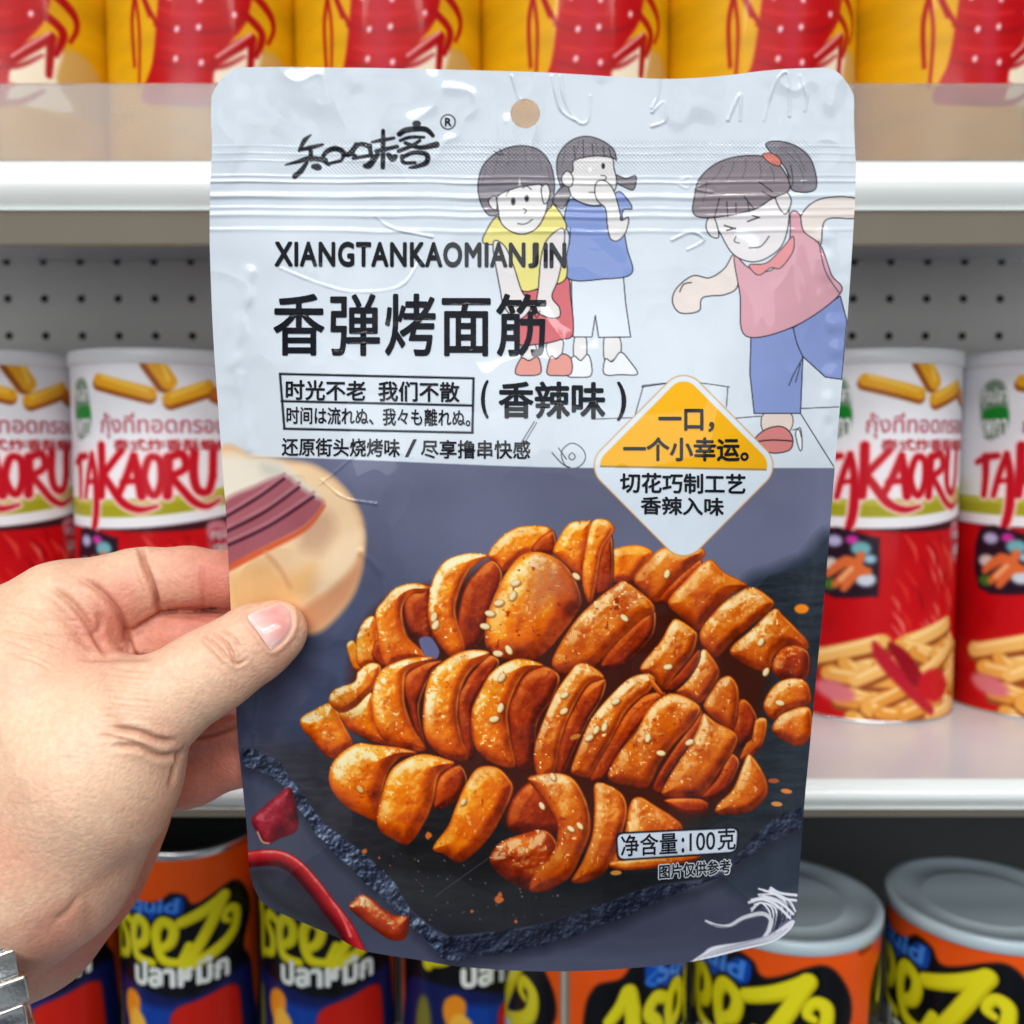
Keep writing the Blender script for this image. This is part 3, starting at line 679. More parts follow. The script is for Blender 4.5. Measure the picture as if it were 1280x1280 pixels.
# two-line caption frame
for a, b in (((350,467.5),(592,473)), ((350,467.5),(355.5,536)), ((592,473),(590.5,541)), ((355.5,536),(590.5,541)), ((352,501.5),(591,507))): art.stroke([a, b], 2.9, (14,14,24), smooth=False, aa=.6)

# brush-lettered mark at the top (strokes), with its registered sign
LG = T(340, 130, 4.923); BK = (13, 15, 26)
def lg(w, *p): art.stroke(LG(*p), [x / 4.923 for x in w], BK, aa=.6)
lg([8,30,22,10], (240,190),(200,225),(172,280),(165,290)); lg([14,30,16], (168,285),(230,270),(312,250)); lg([26,30], (238,290),(240,340))
lg([8,24,34,30], (82,375),(160,355),(230,335),(330,345)); lg([20,34,34], (215,360),(180,410),(140,445)); lg([30,44,30], (255,385),(278,388),(292,392))
lg([22,24,30,36,30,18], (350,372),(312,340),(335,295),(390,275),(440,300),(430,345)); lg([18,22], (340,370),(420,350))
lg([30,36,30], (440,310),(480,305),(520,250)); lg([26,22,26,34], (520,330),(495,295),(540,248),(600,260)); lg([26,28], (600,260),(612,320)); lg([20,22], (500,335),(600,318))
lg([14,26,18], (615,235),(680,222),(750,210)); lg([22,28,24], (640,290),(700,278),(770,262)); lg([24,30,28], (684,165),(684,280),(682,390)); lg([30,44,24], (650,310),(600,375),(570,380)); lg([26,44,34], (715,310),(740,335),(758,325))
art.dot(340 + 890 / 4.923, 130 + 122 / 4.923, 5.4, 4.2, 0, BK, aa=.6)
lg([34,36,34,24], (785,185),(830,160),(940,155),(990,195)); lg([20,22,18], (790,225),(850,205),(935,205)); lg([20,24,26], (910,225),(860,258),(780,290)); lg([22,28,40], (820,240),(910,268),(1012,250))
lg([26,26,30,34,26,12], (800,330),(870,300),(950,310),(950,360),(890,385),(845,392)); lg([22,24,20], (800,320),(810,360),(880,362))
art.stroke([(560 + 9 * math.cos(t), 152.5 + 9 * math.sin(t)) for t in np.linspace(0, 6.28, 25)[:-1]], 1.5, BK, closed=True, aa=.55)

# ------------------------------------------------------------------ pouch meshes
pouch_mat = material('printed_film', rough=.42, vcol=True, coat=.65, coatr=.04, spec=.06)
ink_mat = material('black_ink', (.008, .009, .014), rough=.4, coat=.65, coatr=.04, spec=.06, noise=.1)
white_ink = material('white_ink', (.62, .66, .72), rough=.4, coat=.6, noise=.03)
foil_mat = material('plain_back_film', (.55, .58, .62), rough=.35, coat=.5, noise=.06, nscale=60)
sd_all = pouch_sd(art.X, art.Y)
relief = bulge(art.X, art.Y, np.maximum(poly_sdf(art.X, art.Y, OUTS), 0)) + wrinkle(art.X, art.Y)
_g['x'], _g['y'] = art.xs, art.ys
_g['d'] = 1 / (PA + PB * art.Y) - relief

def trimmed_grid(X, Y, sd):
    """grid quads inside the outline, the border vertices pulled onto it"""
    ny, nx = X.shape
    step = X[0, 1] - X[0, 0]
    gy, gx = np.gradient(sd, Y[:, 0], X[0])
    gl = np.maximum(np.hypot(gx, gy), 1e-6); gx /= gl; gy /= gl
    PX = np.where(sd < 0, X - gx * sd, X); PY = np.where(sd < 0, Y - gy * sd, Y)
    ins = sd > 0
    idx = np.arange(nx * ny).reshape(ny, nx)
    keep = ins[:-1, :-1] | ins[1:, :-1] | ins[:-1, 1:] | ins[1:, 1:]
    q = np.stack([idx[:-1, :-1], idx[1:, :-1], idx[1:, 1:], idx[:-1, 1:]], -1)[keep]
    used = np.unique(q); re = np.full(nx * ny, -1); re[used] = np.arange(len(used))
    return PX.ravel()[used], PY.ravel()[used], re[q], used

px, py, q, used = trimmed_grid(art.X, art.Y, sd_all)
pouch_org = ray_pts(np.array([650.]), np.array([1205.]), np.array([.2465]))[0]
pouch = empty('snack_pouch', pouch_org)
tag(pouch, 'pale blue and slate snack pouch held by a hand, picturing twisted roast food', 'snack pouch')
front = mesh_np('front_panel', pouch_front(px, py) - pouch_org, q, pouch_mat, pouch, True, art.linear().reshape(-1, 3)[used])
bx, by = np.meshgrid(np.arange(GX0, GX1 + 1, 4.0), np.arange(GY0, GY1 + 1, 4.0))
bsd = pouch_sd(bx, by)
qx, qy, bq, bu = trimmed_grid(bx, by, bsd)
bd = 1 / (PA + PB * qy) + .0003 + .8 * bulge(qx, qy, np.maximum(bsd.ravel()[bu], 0)) + .0006 * (vnoise(qx, qy, 60, 90) - .3) * sstep(0, 30, bsd.ravel()[bu])
mesh_np('back_panel', ray_pts(qx, qy, bd) - pouch_org, bq[:, ::-1], foil_mat, pouch)

def ptext(body, quad, bold=0.012, mat=None, off=.00012, name='printed_text', shear=0, space=1.0):
    """quad: photo px of top-left, top-right, bottom-right, bottom-left"""
    uv, f, z = text_flat(body, bold, shear, space=space)
    tl, tr, br, bl = [np.array(p, float) for p in quad]
    u = uv[:, :1]; v = 1 - uv[:, 1:]
    p = (tl * (1 - u) + tr * u) * (1 - v) + (bl * (1 - u) + br * u) * v
    return mesh_np(name, pouch_front(p[:, 0], p[:, 1], off + z) - pouch_org, f, mat or ink_mat, pouch, True)
def box(x0, y0, x1, y1, sk=0): return ((x0, y0), (x1, y0 + sk), (x1, y1 + sk), (x0, y1))
ptext('R', box(556, 147, 564.5, 157.5), .03)
ptext('XIANGTANKAOMIAN', box(343, 301.5, 657, 333.5, 1.2), .036, space=1.1); ptext('J', box(660, 303, 673.5, 335), .045); ptext('IN', box(679.5, 303, 708, 335), .04)
ptext('香弹烤面筋', box(341.5, 366, 683, 445, 1), .017, space=1.09)
ptext('时光不老  我们不散', box(357, 474.5, 574.5, 500, 3), .024)
ptext('时间は流れぬ、我々も離れぬ。', box(358, 508, 588, 530, 3.5), .020)
ptext('(', box(601, 475, 611, 523), .025); ptext('香辣味', box(623, 476, 757, 523, 1), .028); ptext(')', box(771, 477, 783, 526), .02)
ptext('还原街头烧烤味', box(352, 547, 500, 570, 1.5), .020); ptext('/', box(506, 549, 521, 571), .006); ptext('尽享撸串快感', box(526, 549.5, 663, 573, 1), .020)
ptext('一口，', box(823, 511, 893, 540), .028); ptext('一个小幸运。', box(779, 546, 936, 576, 1), .028)
ptext('切花巧制工艺', box(775, 590.5, 932, 616, 2), .026); ptext('香辣入味', box(801, 620, 905, 643, 2), .026)
ptext('净含量', ((776,1044),(847,1040),(847,1067.5),(776,1071)), .014); ptext(':', ((852,1047),(855.5,1047),(855.5,1066),(852,1066)), .02)
ptext('100', ((862,1041.5),(894,1039.5),(894,1062),(862,1064)), .006); ptext('克', ((897,1036),(919.5,1035),(919.5,1062),(897,1063)), .014)
FQ = ((824,1081),(913,1074),(914,1092),(824,1099))
ptext('图片仅供参考', ((822.5,1079.5),(914.5,1072.5),(915.5,1093.5),(822.5,1100.5)), .10, white_ink, .00010); ptext('图片仅供参考', FQ, .022, ink_mat, .00022)
# ------------------------------------------------------------------ the hand: one continuous surface grown from a distance field
def cpt(px, py, d): return np.array([(px - 640) / FPX * d, -(py - 640) / FPX * d, d])
VX = 0.0008
hx = np.arange(-.160, -.040, VX); hy = np.arange(-.150, -.001, VX); hz = np.arange(.188, .282, VX)
HX, HY, HZ = [a.astype(np.float32) for a in np.meshgrid(hx, hy, hz, indexing='ij')]
def capsule(a, b):
    pa, pb = cpt(*a[:3]), cpt(*b[:3]); ra, rb = a[3] * a[2] / FPX, b[3] * b[2] / FPX
    ab = pb - pa; L = float(ab @ ab)
    t = np.clip(((HX - pa[0]) * ab[0] + (HY - pa[1]) * ab[1] + (HZ - pa[2]) * ab[2]) / L, 0, 1).astype(np.float32)
    dx = HX - pa[0] - t * ab[0]; dy = HY - pa[1] - t * ab[1]; dz = HZ - pa[2] - t * ab[2]
    return np.sqrt(dx * dx + dy * dy + dz * dz) - (ra + (rb - ra) * t).astype(np.float32)
def smin(a, b, k):
    h = np.clip(.5 + .5 * (b - a) / k, 0, 1); return b * (1 - h) + a * h - k * h * (1 - h)
def chain(js, k=.003):
    f = None
    for a, b in zip(js[:-1], js[1:]):
        c = capsule(a, b); f = c if f is None else smin(f, c, k)
    return f
thumb = chain([(346,789,.2188,38),(318,804,.2178,45),(268,836,.2160,50),(232,858,.2152,51),(185,890,.2140,62),(120,965,.216,104),(50,1070,.221,116),(-40,1130,.228,102),(-160,1170,.230,100)], .004)
web = chain([(132,872,.224,56),(40,870,.227,100),(-80,920,.232,140)], .004)
index = chain([(-110,905,.238,115),(15,818,.2365,82),(80,774,.2355,70),(166,735,.2350,50)], .004)
index2 = chain([(186,724,.2350,41),(236,722,.2340,36.5),(296,724,.2335,34.5),(352,730,.2335,31)], .003)
middle = chain([(40,850,.243,60),(150,803,.2400,42),(230,798,.2385,38),(300,793,.2382,36),(362,790,.2380,32)], .003)
ring = chain([(60,960,.249,50),(160,930,.2475,42),(240,916,.2450,39),(310,902,.2430,37),(370,892,.2420,33)], .003)
pinky = chain([(80,1010,.250,50),(160,985,.249,46),(240,965,.2475,40),(305,943,.2450,36),(352,928,.2440,31)], .003)
palm = chain([(110,905,.243,80),(60,1050,.245,105),(-50,1140,.246,110)], .004)
hypo = chain([(165,1000,.249,46),(140,1022,.248,66),(97,1096,.246,70),(42,1152,.244,82),(-40,1180,.243,88),(-160,1215,.243,92)], .004)
wrist = chain([(20,1140,.232,84),(-160,1195,.236,110)], .004)
f = smin(thumb, web, .012); f = smin(f, palm, .008); f = smin(f, hypo, .010); f = smin(f, wrist, .012)
f = smin(f, index, .006); f = smin(f, index2, .0012)
fing = smin(middle, ring, .0008); fing = smin(fing, pinky, .0010)
f = smin(f, fing, .0012)
pad = np.float32(.001)
for ax in range(3):
    sl = [slice(None)] * 3
    for e in (0, -1): sl[ax] = e; f[tuple(sl)] = np.maximum(f[tuple(sl)], pad)

def surface_nets(f, ox, oy, oz, h):
    ins = f < 0
    c = ins[:-1, :-1, :-1].astype(np.int8)
    offs = [(i, j, k) for i in (0, 1) for j in (0, 1) for k in (0, 1)]
    n = [s - 1 for s in f.shape]
    cnt = np.zeros(n, np.int8)
    for i, j, k in offs: cnt += ins[i:i + n[0], j:j + n[1], k:k + n[2]]
    act = (cnt > 0) & (cnt < 8)
    A = np.argwhere(act); vid = np.full(n, -1, np.int32); vid[act] = np.arange(len(A))
    V = np.zeros((len(A), 3)); W = np.zeros(len(A))
    val = {o: f[A[:, 0] + o[0], A[:, 1] + o[1], A[:, 2] + o[2]] for o in offs}
    for o in offs:
        for ax in range(3):
            if o[ax]: continue
            p = list(o); p[ax] = 1; p = tuple(p)
            a, b = val[o], val[p]; m = (a < 0) != (b < 0)
            t = np.where(m, a / np.where(m, a - b, 1), 0)
            q = np.tile(np.array(o, float), (len(A), 1)); q[:, ax] = t
            V[m] += q[m]; W[m] += 1
    V = (V / W[:, None] + A) * h + np.array([ox, oy, oz])
    F = []
    for ax in range(3):
        u, v = (ax + 1) % 3, (ax + 2) % 3
        sl0 = [slice(None)] * 3; sl1 = [slice(None)] * 3; sl0[ax] = slice(0, -1); sl1[ax] = slice(1, None)
        a, b = ins[tuple(sl0)], ins[tuple(sl1)]
        E = np.argwhere(a != b)
        E = E[(E[:, u] > 0) & (E[:, v] > 0) & (E[:, u] < f.shape[u] - 1) & (E[:, v] < f.shape[v] - 1)]
        fl = a[E[:, 0], E[:, 1], E[:, 2]]
        def cell(du, dv):
            q = E.copy(); q[:, u] -= du; q[:, v] -= dv; return vid[q[:, 0], q[:, 1], q[:, 2]]
        Q = np.stack([cell(1, 1), cell(0, 1), cell(0, 0), cell(1, 0)], -1)
        Q[~fl] = Q[~fl][:, ::-1]
        F.append(Q)
    return V, np.concatenate(F)
HV, HF = surface_nets(f, hx[0], hy[0], hz[0], VX)
HV0 = HV
def relax(V, F, it, lam=.5):
    e = np.concatenate([F[:, [0, 1]], F[:, [1, 2]], F[:, [2, 3]], F[:, [3, 0]]])
    n = len(V); deg = np.bincount(e[:, 0], minlength=n) + np.bincount(e[:, 1], minlength=n)
    for _ in range(it):
        S = np.zeros_like(V)
        for k in range(3): S[:, k] = np.bincount(e[:, 0], V[e[:, 1], k], n) + np.bincount(e[:, 1], V[e[:, 0], k], n)
        V = V + lam * (S / np.maximum(deg, 1)[:, None] - V)
    return V
# finer mesh: one midpoint subdivision
def subdiv(V, F):
    n = len(V); e = np.concatenate([F[:, [0, 1]], F[:, [1, 2]], F[:, [2, 3]], F[:, [3, 0]]])
    es = np.sort(e, 1); key = es[:, 0].astype(np.int64) * n + es[:, 1]
    uq, inv = np.unique(key, return_inverse=True)
    mid = (V[uq // n] + V[uq % n]) / 2; cen = V[F].mean(1)
    m = len(F); ei = inv.reshape(4, m).T + n; ci = np.arange(m) + n + len(uq)
    Q = np.concatenate([np.stack([F[:, k], ei[:, k], ci, ei[:, (k - 1) % 4]], -1) for k in range(4)])
    return np.vstack([V, mid, cen]), Q
HV = relax(HV, HF, 3)
HV, HF = subdiv(HV, HF)
HV = relax(HV, HF, 2)
def vnormals(V, F):
    fn = np.cross(V[F[:, 2]] - V[F[:, 0]], V[F[:, 3]] - V[F[:, 1]])
    N = np.zeros_like(V)
    for k in range(4):
        for c in range(3): N[:, c] += np.bincount(F[:, k], fn[:, c], len(V))
    return N / np.maximum(np.linalg.norm(N, axis=1), 1e-12)[:, None]
HN = vnormals(HV, HF)
if (HN[:, 2] * (HV[:, 2] - HV[:, 2].mean())).mean() < 0: HF = HF[:, ::-1]; HN = -HN
hpx = HV[:, 0] / HV[:, 2] * FPX + 640; hpy = 640 - HV[:, 1] / HV[:, 2] * FPX
facing = sstep(0, .35, -(HN * HV).sum(1) / np.linalg.norm(HV, axis=1))
def pdist(pts, w=None, n=8, smooth=True):
    q = spl(pts, n, False) if smooth else np.array(pts, float)
    d2 = np.full(hpx.shape, 1e9); tt = np.zeros(hpx.shape)
    for i in range(len(q) - 1):
        d, t = seg_dist(hpx, hpy, q[i], q[i + 1]); m = d < d2
        d2[m] = d[m]; tt[m] = (i + t[m]) / (len(q) - 1)
    return np.sqrt(d2), tt
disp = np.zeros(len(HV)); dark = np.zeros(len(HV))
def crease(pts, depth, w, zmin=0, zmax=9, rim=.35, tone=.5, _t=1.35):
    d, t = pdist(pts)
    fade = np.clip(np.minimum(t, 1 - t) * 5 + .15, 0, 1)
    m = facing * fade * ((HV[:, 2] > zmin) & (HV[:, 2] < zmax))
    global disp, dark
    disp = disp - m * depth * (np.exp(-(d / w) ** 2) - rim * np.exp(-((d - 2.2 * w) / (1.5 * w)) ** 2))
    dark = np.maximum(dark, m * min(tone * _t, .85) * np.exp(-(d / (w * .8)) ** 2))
Hq = lambda *p: [(x / 4, 660 + y / 4) for x, y in p]
Hr = lambda *p: [(x / 4, 960 + y / 4) for x, y in p]
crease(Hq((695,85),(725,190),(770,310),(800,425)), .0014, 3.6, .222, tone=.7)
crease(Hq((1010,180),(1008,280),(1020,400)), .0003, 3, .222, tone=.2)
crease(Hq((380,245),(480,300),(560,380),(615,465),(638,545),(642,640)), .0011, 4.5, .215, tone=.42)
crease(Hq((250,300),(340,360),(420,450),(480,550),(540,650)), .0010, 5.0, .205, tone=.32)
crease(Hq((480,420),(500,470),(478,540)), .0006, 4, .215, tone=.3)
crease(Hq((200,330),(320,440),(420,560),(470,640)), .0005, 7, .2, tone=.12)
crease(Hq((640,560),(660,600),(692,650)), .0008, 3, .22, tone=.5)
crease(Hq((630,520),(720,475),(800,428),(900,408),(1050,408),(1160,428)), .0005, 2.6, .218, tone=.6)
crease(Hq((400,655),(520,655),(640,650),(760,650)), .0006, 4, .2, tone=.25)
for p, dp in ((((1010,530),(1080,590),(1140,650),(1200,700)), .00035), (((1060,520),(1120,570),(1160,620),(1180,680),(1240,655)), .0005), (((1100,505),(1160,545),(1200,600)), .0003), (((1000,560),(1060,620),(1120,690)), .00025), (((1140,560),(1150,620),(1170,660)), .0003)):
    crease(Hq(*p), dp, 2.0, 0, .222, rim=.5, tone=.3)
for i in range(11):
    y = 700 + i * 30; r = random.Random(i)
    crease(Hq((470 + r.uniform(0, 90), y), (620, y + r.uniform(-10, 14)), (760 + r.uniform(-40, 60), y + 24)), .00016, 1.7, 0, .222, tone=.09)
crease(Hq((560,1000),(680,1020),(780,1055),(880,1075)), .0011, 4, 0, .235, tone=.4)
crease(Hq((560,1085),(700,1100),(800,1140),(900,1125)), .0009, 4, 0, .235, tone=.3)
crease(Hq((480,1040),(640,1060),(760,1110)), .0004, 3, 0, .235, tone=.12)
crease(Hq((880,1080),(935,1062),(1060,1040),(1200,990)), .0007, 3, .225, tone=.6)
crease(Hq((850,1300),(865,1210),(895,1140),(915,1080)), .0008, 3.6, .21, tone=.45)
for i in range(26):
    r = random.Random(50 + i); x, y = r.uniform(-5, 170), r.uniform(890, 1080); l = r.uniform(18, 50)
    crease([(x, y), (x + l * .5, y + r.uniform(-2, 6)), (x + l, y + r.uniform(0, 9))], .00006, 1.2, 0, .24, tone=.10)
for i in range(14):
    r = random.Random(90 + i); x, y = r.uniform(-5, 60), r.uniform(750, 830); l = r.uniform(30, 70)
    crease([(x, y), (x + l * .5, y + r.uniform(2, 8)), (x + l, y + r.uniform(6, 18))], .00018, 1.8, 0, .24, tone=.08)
crease(Hr((120,880),(300,735),(420,625),(560,520),(690,400)), .00022, 12, .2, rim=.1, tone=.22)
crease(Hr((430,640),(445,760),(430,860)), .00012, 9, .2, tone=.14)
crease(Hr((280,770),(340,720),(400,640)), .0003, 4, .2, tone=.25)
HV = HV + HN * (disp + .00007 * (fbm(hpx, hpy, 26, 301, 3) - .5) * facing + .00035 * (fbm(hpx, hpy, 110, 305, 2) - .5) * facing)[:, None]
# nail bed hollow
NAIL = spl([(309,769),(318,764),(333,759),(348,753),(359,757),(365,767),(366,780),(362,792),(352,804),(341,812),(335,809),(328,799),(319,786),(311,776)], 6)
nsd = poly_sdf(hpx, hpy, NAIL)
nm = (HV[:, 2] < .222) * facing
HV = HV + HN * (nm * (-.00055 * sstep(-1.5, 2.5, nsd) + .00035 * np.exp(-((nsd + 4) / 3.0) ** 2)))[:, None]
# skin tone
base = np.array([230, 189, 158.]); red = np.array([204, 124, 104.]); pale = np.array([242, 214, 184.])
def blob(x, y, r, z0=0, z1=9): return np.exp(-((hpx - x) ** 2 + (hpy - y) ** 2) / r ** 2) * ((HV[:, 2] > z0) & (HV[:, 2] < z1))
rk = .95 * blob(285, 725, 60, .224) + .5 * blob(150, 760, 50, .22) + .6 * blob(250, 800, 60, .228) + 1.0 * blob(270, 950, 80, .232) + .9 * blob(260, 905, 50, .232) + .75 * blob(150, 1080, 75, .225) + .8 * blob(100, 1150, 60, .22) + .45 * blob(60, 1200, 60, .2) + .3 * blob(0, 1060, 50) + .25 * blob(110, 810, 60)
rk = np.clip(1.25 * rk + .10 + .6 * (fbm(hpx, hpy, 60, 310, 4) - .5) + .18 * (fbm(hpx, hpy, 14, 320, 3) - .5), 0, 1)[:, None]
pk = np.clip(.7 * blob(60, 920, 110) + .5 * blob(225, 850, 60, 0, .222) + .3 * (fbm(hpx, hpy, 40, 330, 3) - .5), 0, 1)[:, None]
hc = base * (1 - rk) + red * rk; hc = hc * (1 - .5 * pk) + pale * .5 * pk
tipk = (np.exp(-np.clip(np.abs(nsd + 2), 0, 99) ** 2 / 60) * nm)[:, None]
hc = hc * (1 - .35 * tipk) + np.array([222, 160, 136.]) * .35 * tipk
hc = hc * (1 - .55 * dark[:, None]) + np.array([128, 62, 44.]) * .55 * dark[:, None]  # shade of the creases, laid into the skin colour
def cam2w(V): return V[:, :1] * CX + V[:, 1:2] * CU + V[:, 2:3] * CF + np.array([0, 0, CAMZ])
hand_org = cam2w(cpt(-60, 1180, .235)[None])[0]
skin_mat = material('skin', rough=.48, vcol=True, sss=.12, bump=.5, bscale=1100, bdist=.0005, spec=.45, noise=.10, nscale=700)
HW = cam2w(HV)
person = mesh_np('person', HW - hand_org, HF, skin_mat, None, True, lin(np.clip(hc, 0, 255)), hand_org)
tag(person, 'bare hand in a metal watch pinching the pouch edge between thumb and fingers', 'person')
# thumbnail: a curved plate lying on the thumb
bvh = BVHTree.FromPolygons([tuple(v) for v in HV], [tuple(map(int, q)) for q in HF])
nx_, ny_ = np.meshgrid(np.arange(304, 370, 1.0), np.arange(749, 816, 1.0))
nsd2 = poly_sdf(nx_, ny_, NAIL)
ax_, ay_, nq, nu = trimmed_grid(nx_, ny_, nsd2)
NP = np.zeros((len(ax_), 3))
for i, (x, y) in enumerate(zip(ax_, ay_)):
    dr = Vector(cpt(x, y, 1.0)); h = bvh.ray_cast(Vector((0, 0, 0)), dr.normalized())
    NP[i] = h[0] if h[0] else cpt(x, y, .211)
ns = np.clip(nsd2.ravel()[nu], 0, None)
NPs = NP.copy(); NPs = relax(NPs, nq, 10)
NPs = NPs * (1 - (.00020 + .00055 * sstep(0, 5, ns)) / .211)[:, None]
ncol = np.tile(np.array([226, 168, 160.]), (len(ax_), 1))
lun = sstep(.0, 1, np.clip(1 - ((ax_ - 322) * .75 + (ay_ - 786) * -.66 + 10) / 36, 0, 1))[:, None]
axis = ((ax_ - 322) * .82 - (ay_ - 788) * .56)
ncol = ncol * (1 - .0) ; lt = (1 - sstep(2, 20, axis))[:, None]; ncol = ncol * (1 - .65 * lt) + np.array([238, 206, 204.]) * .65 * lt
rd = (np.exp(-((axis - 30) / 9) ** 2) * sstep(2, 8, ns))[:, None]; ncol = ncol * (1 - .35 * rd) + np.array([214, 122, 116.]) * .35 * rd
ed = (1 - sstep(.5, 3.5, ns))[:, None]; ncol = ncol * (1 - .55 * ed) + np.array([240, 214, 200.]) * .55 * ed
acr = (ax_ - 322) * .56 + (ay_ - 788) * .82
ncol = ncol * (1 + .05 * (vnoise(acr * 1.0, axis * .08, 3, 341) - .5))[:, None]
nail_mat = material('nail', rough=.22, vcol=True, coat=.3, spec=.5, sss=.1)
mesh_np('thumbnail', cam2w(NPs) - hand_org, nq, nail_mat, person, True, lin(np.clip(ncol, 0, 255)))

# ------------------------------------------------------------------ wristwatch bracelet
steel = material('brushed_steel', (.80, .78, .75), rough=.2, metal=1.0, noise=.12, nscale=400, bump=.15, bscale=900, bdist=.0003)
def bev_box(c, ex, ey, ez, hx_, hy_, hz_, b):
    """bevelled block: vertices and faces"""
    v = []; f = []
    prof = [(-1, -1 + 0), (1, -1)]
    for sx in (-1, 1):
        for sy in (-1, 1):
            for sz in (-1, 1):
                for k in range(3):
                    p = np.array([sx * hx_, sy * hy_, sz * hz_], float)
                    for j in range(3):
                        if j != k: p[j] -= np.sign(p[j]) * b
                    v.append(c + ex * p[0] + ey * p[1] + ez * p[2])
    return v, None
import bmesh
def block(bm, c, R, hs, b):
    r = bmesh.ops.create_cube(bm, size=1.0)
    vs = r['verts']
    for v in vs: v.co = Vector((v.co.x * 2 * hs[0], v.co.y * 2 * hs[1], v.co.z * 2 * hs[2]))
    es = list({e for v in vs for e in v.link_edges})
    bmesh.ops.bevel(bm, geom=es, offset=b, segments=3, affect='EDGES', profile=.6)
def link_mesh(hs, b):
    bm = bmesh.new(); block(bm, None, None, hs, b)
    me = bpy.data.meshes.new('link'); bm.to_mesh(me); bm.free()
    for p in me.polygons: p.use_smooth = True
    me.materials.append(steel)
    return me
# the wrist axis runs down-left; links march round the wrist, the edge nearest the hand being what the photo shows
wc = cpt(22, 1182, .236); axd = cpt(-72, 1215, .236) - wc; axd /= np.linalg.norm(axd)
e2 = -wc / np.linalg.norm(wc)                       # towards the viewer
axd -= e2 * (axd @ e2); axd /= np.linalg.norm(axd)
e1 = np.cross(axd, e2)
if e1[1] > 0: e1 = -e1
watch_org = cam2w(wc[None])[0]
watch = empty('wristwatch', watch_org)
tag(watch, 'polished steel link bracelet of a watch worn round the wrist', 'wristwatch')
mid_me = link_mesh((.0040, .0028, .0013), .0007); side_me = link_mesh((.0046, .0030, .0015), .0008)
R1, R2 = .0275, .0375
nlink = 30
for i in range(nlink):
    a = 2 * math.pi * i / nlink
    ra = np.array([math.cos(a) * R1, math.sin(a) * R2])
    rad = e1 * math.cos(a) / R1 + e2 * math.sin(a) / R2; rad /= np.linalg.norm(rad)
    tan = np.cross(axd, rad)
    for k, (off, me) in enumerate(((.0040, side_me), (.0128, mid_me), (.0216, side_me))):
        aa = a + (math.pi / nlink if k == 1 else 0)
        rd_ = e1 * math.cos(aa) / R1 + e2 * math.sin(aa) / R2; rd_ /= np.linalg.norm(rd_); tn = np.cross(axd, rd_)
        p = wc + e1 * math.cos(aa) * R1 + e2 * math.sin(aa) * R2 + axd * (off + (.0011 if i % 2 else 0)) - rd_ * (.0004 if i % 2 else 0)
        o = bpy.data.objects.new('bracelet_link', me); COL.objects.link(o); o.parent = watch
        W = np.stack([axd, tn, rd_], 0)          # camera-space axes as rows
        Ww = W[:, :1] * CX + W[:, 1:2] * CU + W[:, 2:3] * CF
        from mathutils import Matrix
        M = Matrix(((Ww[0][0], Ww[1][0], Ww[2][0]), (Ww[0][1], Ww[1][1], Ww[2][1]), (Ww[0][2], Ww[1][2], Ww[2][2]))).to_4x4()
        if M.determinant() < 0:
            M = Matrix(((Ww[0][0], -Ww[1][0], Ww[2][0]), (Ww[0][1], -Ww[1][1], Ww[2][1]), (Ww[0][2], -Ww[1][2], Ww[2][2]))).to_4x4()
        pw = cam2w(p[None])[0] - watch_org
        M.translation = Vector(pw)
        o.matrix_basis = M
# ------------------------------------------------------------------ shelving
def zat(py, depth): return CAMZ + float((ray_pts([640], [py], [1.0])[0][2] - CAMZ)) * depth / float(ray_pts([640], [py], [1.0])[0][1])   # height at world distance y
def xat(px, y, py=557): r = ray_pts([px], [py], [1.0])[0]; return r[0] / r[1] * y
enamel = material('cream_enamel', tuple(lin((206, 204, 196))), rough=.35, noise=.04, nscale=18, coat=.2)
rail_mat = material('pale_rail', tuple(lin((226, 230, 228))), rough=.3, noise=.03, nscale=25, coat=.25)
panel_mat = material('grey_panel', tuple(lin((236, 232, 226))), rough=.34, noise=.06, nscale=14, spec=.5)
dark_mat = material('dark_hole', (.035, .033, .03), rough=.8, noise=.1)
lip_mat = material('shaded_lip', tuple(lin((150, 142, 126))), rough=.5, noise=.04, nscale=20)  # shade of the downward-facing lip, put into a darker base colour
board_mat = material('shelf_white', tuple(lin((214, 216, 220))), rough=.22, noise=.03, nscale=20)

def prism_x(name, prof, x0, x1, mat, parent, smooth=False, loc=(0, 0, 0)):
    """profile (y,z) swept along x"""
    n = len(prof)
    co = [(x0, y - loc[1], z - loc[2]) for y, z in prof] + [(x1, y - loc[1], z - loc[2]) for y, z in prof]
    fs = [[i, (i + 1) % n, n + (i + 1) % n, n + i] for i in range(n)] + [list(range(n))[::-1], list(range(n, 2 * n))]
    return mesh_np(name, np.array(co), fs, mat, parent, smooth)
YB = .495
SX0, SX1 = -.62, .62
shelving = empty('shelving_unit', (0, YB, CAMZ - .42))
so = np.array([0, YB, CAMZ - .42])
tag(shelving, 'pale metal shop shelving with perforated back panel and clear front strip', 'shelving unit')
Z_TOP = zat(200, .335); Z_TOPL = zat(300, .335)
Z_MID = zat(978, .333); Z_MIDL = zat(1033, .333)
Z_LOW = CAMZ - .40
